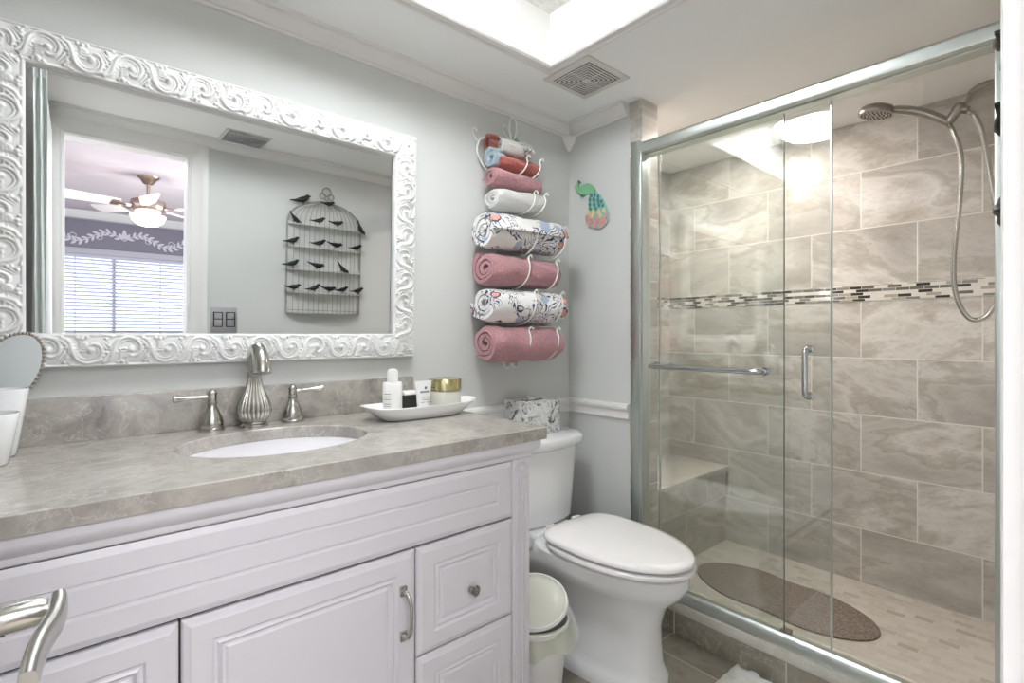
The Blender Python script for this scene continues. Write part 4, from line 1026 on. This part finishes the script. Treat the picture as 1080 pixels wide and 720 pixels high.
for s in (-1, 1):
    b.lathe([(0.002, 0), (0.008, 0.004), (0.010, 0.014), (0.004, 0.020), (0.001, 0.020)], (1.395, -0.108, 1.897), 10, (s, 0, 0.45)); b.lathe([(0.002, 0), (0.004, 0.008), (0.006, 0.022), (0.001, 0.024)], (1.395, -0.107, 1.897), 8, (s*0.5, 0.1, -1))
b.ball((1.395, -0.110, 1.897), 0.005, n=8, m=6)
single('ribbon_bow', b, 'cage_dark', 'small dark ribbon bow on the topmost white washcloth', 'bow')

rk = thing('towel_rack', (1.38, -0.004, 1.02), 'white scrolled wire towel rack on the vanity wall holding rolled towels', 'towel rack')
b = B()
for x in (1.305, 1.455): b.tube([(x, -0.010, 1.045), (x, -0.010, 1.93)], 0.0045, 8)
for z in (1.05, 1.19, 1.335, 1.47, 1.64, 1.73, 1.80, 1.87): b.tube([(1.305, -0.010, z), (1.455, -0.010, z)], 0.0035, 8)
part('back_frame', b, 'rack', rk)
for (z, ry, rz, xs) in ((1.122, 0.080, 0.070, (1.335, 1.49)), (1.404, 0.078, 0.067, (1.335, 1.49)), (1.690, 0.060, 0.042, (1.395, 1.455)), (1.836, 0.050, 0.036, (1.372, 1.446)), (1.268, 0.082, 0.069, (1.36, 1.51)), (1.540, 0.080, 0.070, (1.37, 1.53))):
    for x in xs:
        yc = -0.020 - ry
        pts = [(x - 0.03, -0.012, z - rz - 0.003), (x - 0.02, yc + 0.01, z - rz - 0.008)]
        for a in (-60, -25, 10, 38): pts.append((x - 0.01 + 0.02*(a + 60)/100, yc - (ry + 0.007)*math.cos(R(a)), z + (rz + 0.006)*math.sin(R(a))))
        lx, ly, lz = pts[-1]
        pts += [(lx + 0.003, ly - 0.004, lz + 0.010), (lx + 0.010, ly - 0.006, lz + 0.014), (lx + 0.016, ly - 0.004, lz + 0.008)]
        b = B(); sm = smooth(pts, 6); b.tube(sm, 0.0030, 8); b.ball(tuple(sm[-1]), 0.0052, n=8, m=6); part('hook', b, 'rack', rk)
b = B()
for s in (-1, 1):
    cx = 1.372 + s*0.021
    b.tube([(cx + 0.0175*math.cos(2*PI*k/20), -0.030, 1.036 + 0.0175*math.sin(2*PI*k/20)) for k in range(20)], 0.005, 8, closed=True)
part('bottom_scroll', b, 'rack', rk)
b = B()
def loop(cx, cz, w, h, a, n=22):
    pts = []
    for k in range(n):
        t = 2*PI*k/n; x = w*math.sin(t)*(0.55 + 0.45*math.sin(t/2)**2); z_ = h*(1 - math.cos(t))/2
        pts.append((cx + x*math.cos(a) + z_*math.sin(a), -0.016, cz - x*math.sin(a) + z_*math.cos(a)))
    return pts
b.tube(loop(1.392, 1.962, 0.024, 0.098, R(2)), 0.0035, 8, closed=True)
b.tube(loop(1.385, 1.965, 0.020, 0.064, R(-42)), 0.0035, 8, closed=True)
b.tube(smooth([(1.41, -0.016, 1.96), (1.45, -0.016, 1.975), (1.466, -0.016, 1.965), (1.462, -0.016, 1.945)], 5), 0.0032, 8)
b.tube(smooth([(1.285, -0.016, 1.80), (1.235, -0.016, 1.83), (1.207, -0.016, 1.88), (1.225, -0.016, 1.93), (1.262, -0.016, 1.935), (1.272, -0.016, 1.905)], 6), 0.0042, 8)
b.tube(smooth([(1.215, -0.016, 1.915), (1.195, -0.016, 1.93), (1.185, -0.016, 1.955), (1.197, -0.016, 1.966), (1.207, -0.016, 1.955)], 6), 0.0034, 8)
b.tube([(1.305, -0.010, 1.93), (1.38, -0.014, 1.965), (1.455, -0.010, 1.93)], 0.0038, 8)
part('top_scroll', b, 'rack', rk)
b = B()
for k in range(7):
    leaf(b, 1.402, 1.950, R(20 + 46*k), 0.034 + 0.006*(k % 2), -0.018)
M_g = part('green_ornament', b, 'green', rk); M_g['label'] = 'mint green enamel leaf ornament'
b = B()
for k in range(5): leaf(b, 1.405, 1.952, R(50 + 72*k), 0.018, -0.030)
part('ornament_centre', b, 'green_dark', rk)

# ------------------------------------------------------------------ peacock plaque on the end wall
pk = thing('peacock_plaque', (XE - 0.004, -0.14, 1.63), 'painted metal peacock plaque on the end wall right of the towels', 'wall plaque')
def px(u, v, dd):        # u,v in crop pixels 514 wide of a 50x70 pixel region
    X_ = 600 + u*50/514.0; Y_ = 180 + v*50/514.0
    tt = (X_ - 540)/536.49; ca, sa = math.cos(0.85878), math.sin(0.85878)
    r0, r1, r2 = ca + tt*sa, sa - tt*ca, (353.57 - Y_)/536.49
    k = (XE - 0.006)/r0
    return (XE - dd, -1.625 + r1*k, 1.15 + r2*k)
def plate(pts, d0, d1):
    b = B(); c = [px(u, v, d0) for u, v in pts]; e = [px(u, v, d1) for u, v in pts]
    cx = sum(p[1] for p in e)/len(e); cz = sum(p[2] for p in e)/len(e)
    f = [(p[0] - 0.002, cx + (p[1]-cx)*0.86, cz + (p[2]-cz)*0.86) for p in e]
    return b.loft([c, e, f])
part('body', plate([(72, 180), (82, 150), (100, 128), (112, 140), (106, 170), (112, 190), (140, 165), (180, 143), (225, 142), (260, 165), (285, 195), (290, 215), (262, 232), (215, 255), (170, 268), (125, 262), (95, 240), (82, 212), (80, 195)], 0.004, 0.010), 'green', pk, 30)
b = B()
for (u, v) in ((118, 118), (130, 128), (106, 112)): b.tube([px(104, 145, 0.008), px(u, v, 0.008)], 0.0014, 6); b.ball(px(u, v, 0.008), 0.003, n=8, m=6)
b.tube([px(74, 178, 0.008), px(66, 186, 0.006)], 0.002, 6)
part('crest', b, 'teal', pk)
for u in (150, 178): b = B(); b.tube([px(u, 255, 0.007), px(u - 8, 285, 0.007), px(u - 22, 288, 0.007)], 0.0016, 6); part('leg', b, 'teal', pk)
part('tail', plate([(240, 235), (300, 225), (345, 270), (385, 330), (410, 400), (435, 470), (430, 540), (390, 600), (330, 628), (270, 632), (220, 610), (185, 560), (178, 510), (205, 460), (210, 400), (215, 330), (222, 270)], 0.004, 0.008), 'teal_light', pk, 30)
for (nm, mt, rows) in (('tail_feather', 'teal', ((250, 270, 20), (290, 262, 20), (325, 280, 18), (235, 315, 20), (280, 315, 22), (325, 325, 22), (360, 335, 18), (235, 365, 20), (285, 370, 22), (335, 372, 22), (375, 380, 18), (240, 415, 18), (300, 412, 20))),
                       ('tail_feather', 'yellow', ((225, 455, 26), (275, 458, 26), (330, 450, 26), (385, 430, 24), (250, 500, 24), (350, 490, 24))),
                       ('tail_feather', 'rose', ((205, 515, 30), (255, 545, 32), (310, 540, 32), (365, 530, 32), (410, 490, 26), (225, 585, 26), (290, 600, 28), (350, 590, 28), (395, 555, 24)))):
    b = B()
    for (u, v, s) in rows:
        pp = [(u + s*0.72*math.sin(2*PI*k/12), v + s*1.25*math.cos(2*PI*k/12)) for k in range(12)]
        q = plate(pp, 0.007, 0.0115); b.v, b.f = b.v + q.v, b.f + [tuple(i + len(b.v) for i in f) for f in q.f]
    part(nm, b, mt, pk, 30)

# ------------------------------------------------------------------ bird cage wall shelf on the doorway wall
bc = thing('birdcage_shelf', (1.19, YD, 1.19), 'white wire birdcage wall shelf with black birds, seen in the mirror', 'wall shelf')
cx, hw, dp = 1.190, 0.228, 0.062
def bow(x): return YD + 0.006 + dp*math.sqrt(max(0, 1 - ((x - cx)/hw)**2))
def ztop(x): return 1.735 + 0.145*math.sqrt(max(0, 1 - ((x - cx)/hw)**2))
b = B()
arch = [(cx - hw, YD + 0.006, 1.195)] + [(cx - hw, YD + 0.006, 1.735)] + [(cx + hw*math.cos(R(180 - 10*k)), YD + 0.006, 1.735 + 0.145*math.sin(R(10*k))) for k in range(1, 18)] + [(cx + hw, YD + 0.006, 1.735), (cx + hw, YD + 0.006, 1.195)]
b.tube(arch, 0.006, 8)
part('outer_frame', b, 'cage_dark', bc)
b = B()
for k in range(1, 16):
    x = cx - hw + 2*hw*k/16
    pts = [(x, bow(x), 1.195), (x, bow(x), 1.735)]
    for i in range(1, 7):
        t = i/6; pts.append((cx + (x - cx)*(1 - 0.9*t*t*0.6 - 0.35*t*0.4), YD + 0.006 + (bow(x) - YD - 0.006)*math.cos(t*PI/2), 1.735 + 0.14*math.sin(t*PI/2)*math.sqrt(max(0.0, 1 - (abs(x-cx)/hw*0.7)**2))))
    b.tube(pts, 0.0021, 5)
part('wires', b, 'cage_dark', bc)
def dshape(z, th, k=24):
    pts = [(cx - hw + 0.004 + (2*hw - 0.008)*i/k, bow(cx - (hw - 0.004) + (2*hw - 0.008)*i/k) - 0.002) for i in range(k+1)] + [(cx + hw - 0.004, YD + 0.004), (cx - hw + 0.004, YD + 0.004)]
    return [[(x, y, z) for x, y in pts], [(x, y, z + th) for x, y in pts]]
for z in (1.722, 1.588, 1.452, 1.315):
    b = B(); b.loft(dshape(z, 0.006))
    b.tube([(cx - hw + 2*hw*i/28, bow(cx - hw + 2*hw*i/28), z + 0.016) for i in range(29)], 0.0022, 6)
    for i in range(28):
        x = cx - hw + 2*hw*(i + 0.5)/28; b.tube([(x - 0.006, bow(x), z + 0.004), (x, bow(x), z + 0.015), (x + 0.006, bow(x), z + 0.004)], 0.0013, 4)
    part('shelf', b, 'cage', bc, 30)
b = B(); b.loft(dshape(1.190, 0.005)); b.tube([(cx - hw + 2*hw*i/28, bow(cx - hw + 2*hw*i/28), 1.212) for i in range(29)], 0.0025, 6)
part('bottom_rim', b, 'cage_dark', bc, 30)
b = B()
for (dx, dz, r) in ((0, 1.945, 0.026), (-0.026, 1.918, 0.018), (0.026, 1.918, 0.018), (0, 1.905, 0.012)):
    b.tube([(cx + dx + r*math.cos(2*PI*k/18), YD + 0.014, dz + r*math.sin(2*PI*k/18)) for k in range(18)], 0.0034, 6, closed=True)
part('finial_scroll', b, 'cage_dark', bc)
def bird(x, z, s=1.0, face=1, tilt=0.0, y=None):
    y = bow(x) + 0.006 if y is None else y
    b = B(); b.M = Matrix.Translation((x, y, z)) @ Matrix.Rotation(tilt, 4, 'Y') @ Matrix.Diagonal((s*face, s, s, 1))
    body = [(-0.050, 0.012, 0.003), (-0.030, 0.012, 0.006), (-0.014, 0.014, 0.011), (0.002, 0.017, 0.014), (0.014, 0.021, 0.0125), (0.022, 0.028, 0.0105), (0.027, 0.033, 0.0095), (0.033, 0.034, 0.006), (0.042, 0.033, 0.0012)]
    b.tube([(p[0], 0, p[1]) for p in body], [p[2] for p in body], 10)
    b.tube([(0.0, 0, 0.006), (0.0, 0, -0.006)], 0.0018, 5); b.tube([(0.006, 0, 0.006), (0.006, 0, -0.006)], 0.0018, 5)
    b.box(-0.056, -0.022, -0.006, 0.006, 0.010, 0.014)
    return part('bird', b, 'black_metal', bc)
bird(1.040, 1.850, 1.25, 1, -0.1, YD + 0.03); bird(1.185, 1.852, 0.9, 1, 0.15, YD + 0.055)
for (x, z, s, f, a) in ((0.985, 1.738, 1.0, 1, 1.0), (1.125, 1.738, 0.95, 1, 0), (1.232, 1.738, 0.95, 1, 0.2), (1.385, 1.738, 1.0, 1, 1.3),
                        (0.985, 1.604, 1.0, 1, -0.05), (1.130, 1.604, 1, 1, 0), (1.224, 1.604, 1, 1, 0.35), (1.372, 1.604, 0.95, 1, 0),
                        (0.985, 1.468, 1.05, 1, -0.05), (1.112, 1.468, 1.05, 1, 0.4), (1.265, 1.468, 1.0, 1, 1.0),
                        (0.992, 1.331, 1, 1, 0.15), (1.106, 1.331, 1, 1, -0.1), (1.190, 1.331, 1, 1, 0.3), (1.280, 1.331, 0.95, 1, 0), (1.395, 1.331, 0.95, 1, 0)):
    bird(x, z, s, f, a)
ls = thing('light_switch', (0.636, YD, 1.08), 'brushed steel double light switch plate by the doorway, seen in the mirror', 'light switch')
b = B(); b.box(0.572, 0.702, YD + 0.0003, YD + 0.006, 1.075, 1.212, 0.002); part('plate', b, 'steel_plate', ls)
for x in (0.606, 0.668):
    b = B(); b.box(x - 0.0235, x + 0.0235, YD + 0.006, YD + 0.0068, 1.103, 1.186); rb = part('rocker', b, 'dark_slot', ls, None)
    b = B(); b.box(x - 0.018, x + 0.018, YD + 0.0065, YD + 0.011, 1.150, 1.181, 0.001); b.box(x - 0.018, x + 0.018, YD + 0.0065, YD + 0.010, 1.108, 1.145, 0.001); part('rocker_pad', b, 'steel_plate', rb)

# ------------------------------------------------------------------ things on the countertop
TXC, TYC = 0.832, -0.222
def rr(hx, hy, z, n=64, e=3.2): 
    return [(TXC + hx*math.copysign(abs(math.cos(2*PI*k/n))**(2/e), math.cos(2*PI*k/n)), TYC + hy*math.copysign(abs(math.sin(2*PI*k/n))**(2/e), math.sin(2*PI*k/n)), z + 0.006*(abs(math.cos(2*PI*k/n))**4)*(1 if z > 0.92 else 0)) for k in range(n)]
b = B(); b.loft([rr(0.128, 0.052, CZ1 + 0.0005), rr(0.136, 0.058, CZ1 + 0.004), rr(0.162, 0.068, 0.918), rr(0.184, 0.076, 0.930), rr(0.192, 0.079, 0.935), rr(0.191, 0.078, 0.938), rr(0.182, 0.073, 0.934), rr(0.160, 0.064, 0.919), rr(0.132, 0.054, CZ1 + 0.010), rr(0.02, 0.01, CZ1 + 0.009)])
single('ceramic_tray', b, 'porcelain', 'white boat-shaped ceramic tray holding toiletries at the right of the countertop', 'tray', ang=50)
TB = CZ1 + 0.0102
bo = thing('lotion_bottle', (0.733, -0.222, TB), 'white cylindrical lotion bottle with a domed cap, leftmost in the tray', 'bottle')
b = B(); b.lathe([(0.028, 0), (0.0305, 0.003), (0.0305, 0.098), (0.0285, 0.103), (0.019, 0.104), (0.002, 0.104)], (0.733, -0.222, TB), 32, sy=0.75); part('bottle_body', b, 'plastic', bo)
b = B(); b.lathe([(0.0165, 0.1045), (0.0168, 0.106), (0.0165, 0.134), (0.0135, 0.141), (0.006, 0.1435), (0.001, 0.144)], (0.733, -0.222, TB), 28); part('cap', b, 'plastic', bo)
b = B()
for k, (w, z) in enumerate(((0.016, 0.070), (0.010, 0.062), (0.013, 0.054), (0.018, 0.040), (0.015, 0.033), (0.017, 0.026), (0.012, 0.019))):
    a0 = R(215); pts = [(0.733 + 0.0308*math.cos(a0 + q*0.2), -0.222 + 0.0308*0.75*math.sin(a0 + q*0.2), TB + z) for q in range(-2, 3)]
    b.tube(pts, 0.0009, 4)
part('print', b, 'ink', bo)
bj = thing('black_jar', (0.803, -0.196, TB), 'small dark jar with a pale lid between the lotion bottle and tube', 'jar')
b = B(); b.box(0.777, 0.829, -0.215, -0.172, TB, TB + 0.058, 0.004); part('jar_body', b, 'label_black', bj)
b = B(); b.box(0.776, 0.830, -0.216, -0.171, TB + 0.0585, TB + 0.070, 0.003); part('lid', b, 'plastic', bj)
tu = thing('cream_tube', (0.822, -0.252, TB), 'white cream tube with grey print standing on its cap beside the jar', 'tube')
b = B(); rings = []
for i in range(12):
    t = i/11; hw_ = 0.0195 + 0.0105*t; hd_ = 0.015*(1 - t) + 0.0015
    rings.append([(0.822 + hw_*math.cos(2*PI*k/28), -0.252 + hd_*math.sin(2*PI*k/28), TB + 0.016 + 0.088*t) for k in range(28)])
b.loft(rings); tbm = part('tube_body', b, 'plastic', tu)
b = B(); b.lathe([(0.002, 0), (0.0175, 0), (0.018, 0.002), (0.018, 0.0155), (0.002, 0.0155)], (0.822, -0.252, TB), 24); part('cap', b, 'plastic', tu)
b = B()
b.ball((0.826, -0.2595, TB + 0.083), 0.0045, 0.0012, 0.0045, 10, 6)
for k in range(6): b.box(0.808 + k*0.0052, 0.8115 + k*0.0052, -0.2600, -0.2585, TB + 0.068, TB + 0.0735)
for k, w in enumerate((0.016, 0.012, 0.017, 0.014)): b.box(0.826 - w, 0.826 + w, -0.2645, -0.2625, TB + 0.054 - 0.008*k, TB + 0.0552 - 0.008*k)
part('print', b, 'ink', tu, None)
cj = thing('cream_jar', (0.920, -0.224, TB), 'round frosted cream jar with a champagne gold lid, rightmost in the tray', 'jar')
b = B(); b.lathe([(0.042, 0), (0.049, 0.003), (0.0515, 0.010), (0.0515, 0.062), (0.049, 0.066), (0.002, 0.066)], (0.920, -0.224, TB), 44); part('jar_body', b, 'jar', cj)
b = B(); b.lathe([(0.0475, 0.0665), (0.050, 0.067), (0.050, 0.070), (0.0530, 0.071), (0.0530, 0.103), (0.0515, 0.105), (0.049, 0.1055), (0.002, 0.1045)], (0.920, -0.224, TB), 44); part('lid', b, 'gold', cj)
# left end: ceramic holder, oval mirror, brush handle
ch = thing('toothbrush_holder', (-0.135, -0.14, CZ1), 'white ceramic two-cup toothbrush holder at the left end of the countertop', 'holder')
def cup(cx_, cy_, h, r0, r1, e, n=40, sy=1.0, ww=0.004):
    def ring(r, z): return [(cx_ + r*math.copysign(abs(math.cos(2*PI*k/n))**(2/e), math.cos(2*PI*k/n)), cy_ + sy*r*math.copysign(abs(math.sin(2*PI*k/n))**(2/e), math.sin(2*PI*k/n)), CZ1 + z) for k in range(n)]
    b = B(); b.loft([ring(r0 - 0.003, 0.0005), ring(r0, 0.004), ring(r1, h - 0.002), ring(r1 - 0.001, h), ring(r1 - ww + 0.001, h), ring(r1 - ww, h - 0.003), ring(r0 - ww, 0.01), ring(0.004, 0.009)]); return b
part('tall_cup', cup(-0.130, -0.112, 0.142, 0.040, 0.059, 3.5, sy=0.72), 'porcelain', ch, 50)
part('short_cup', cup(-0.126, -0.207, 0.102, 0.030, 0.046, 2.3, sy=1.0), 'porcelain', ch, 50)
b = B(); b.tube([(-0.126, -0.207, CZ1 + 0.02), (-0.140, -0.200, CZ1 + 0.104)], 0.010, 12); single('razor_handle', b, 'label_black', 'dark handle lying inside the short white cup', 'razor')
b = B(); b.tube(smooth([(-0.150, -0.100, CZ1 + 0.03), (-0.158, -0.105, CZ1 + 0.12), (-0.150, -0.115, CZ1 + 0.175), (-0.130, -0.12, CZ1 + 0.185)], 6), 0.0105, 14)
single('brush_handle', b, 'plastic', 'white rounded brush handle leaning out of the tall white cup', 'brush')
om = thing('table_mirror', (-0.112, -0.052, CZ1), 'oval table mirror with a beaded silver rim leaning before the carved frame', 'mirror')
ox, oy, oz, orx, orz = -0.108, -0.048, 1.072, 0.050, 0.088
Tm = Matrix.Translation((ox, oy, oz)) @ Matrix.Rotation(R(24), 4, 'Y') @ Matrix.Rotation(R(-6), 4, 'X')
b = B(); b.M = Tm; b.loft([[(q*orx*math.cos(2*PI*k/48), y_, q*orz*math.sin(2*PI*k/48)) for k in range(48)] for q, y_ in ((1.0, 0.006), (1.03, 0.0), (1.0, -0.004), (0.93, -0.004))]); part('backing', b, 'nickel_dark', om)
b = B(); b.M = Tm; b.loft([[(q*orx*math.cos(2*PI*k/48), y_, q*orz*math.sin(2*PI*k/48)) for k in range(48)] for q, y_ in ((0.95, -0.0035), (0.94, -0.0055), (0.02, -0.0055))]); part('mirror_glass', b, 'mirror_soft', om, 30)
b = B(); b.M = Tm
for k in range(52): b.ball((1.0*orx*math.cos(2*PI*k/52), -0.003, 1.0*orz*math.sin(2*PI*k/52)), 0.0038, n=7, m=5)
part('beaded_rim', b, 'nickel_dark', om)
b = B(); b.tube([(-0.118, -0.054, CZ1 + 0.006), (-0.122, -0.052, 0.990)], 0.005, 10); b.lathe([(0.002, 0.0005), (0.028, 0.0005), (0.026, 0.005), (0.006, 0.009), (0.002, 0.009)], (-0.118, -0.054, CZ1), 24); part('stand', b, 'nickel_dark', om)
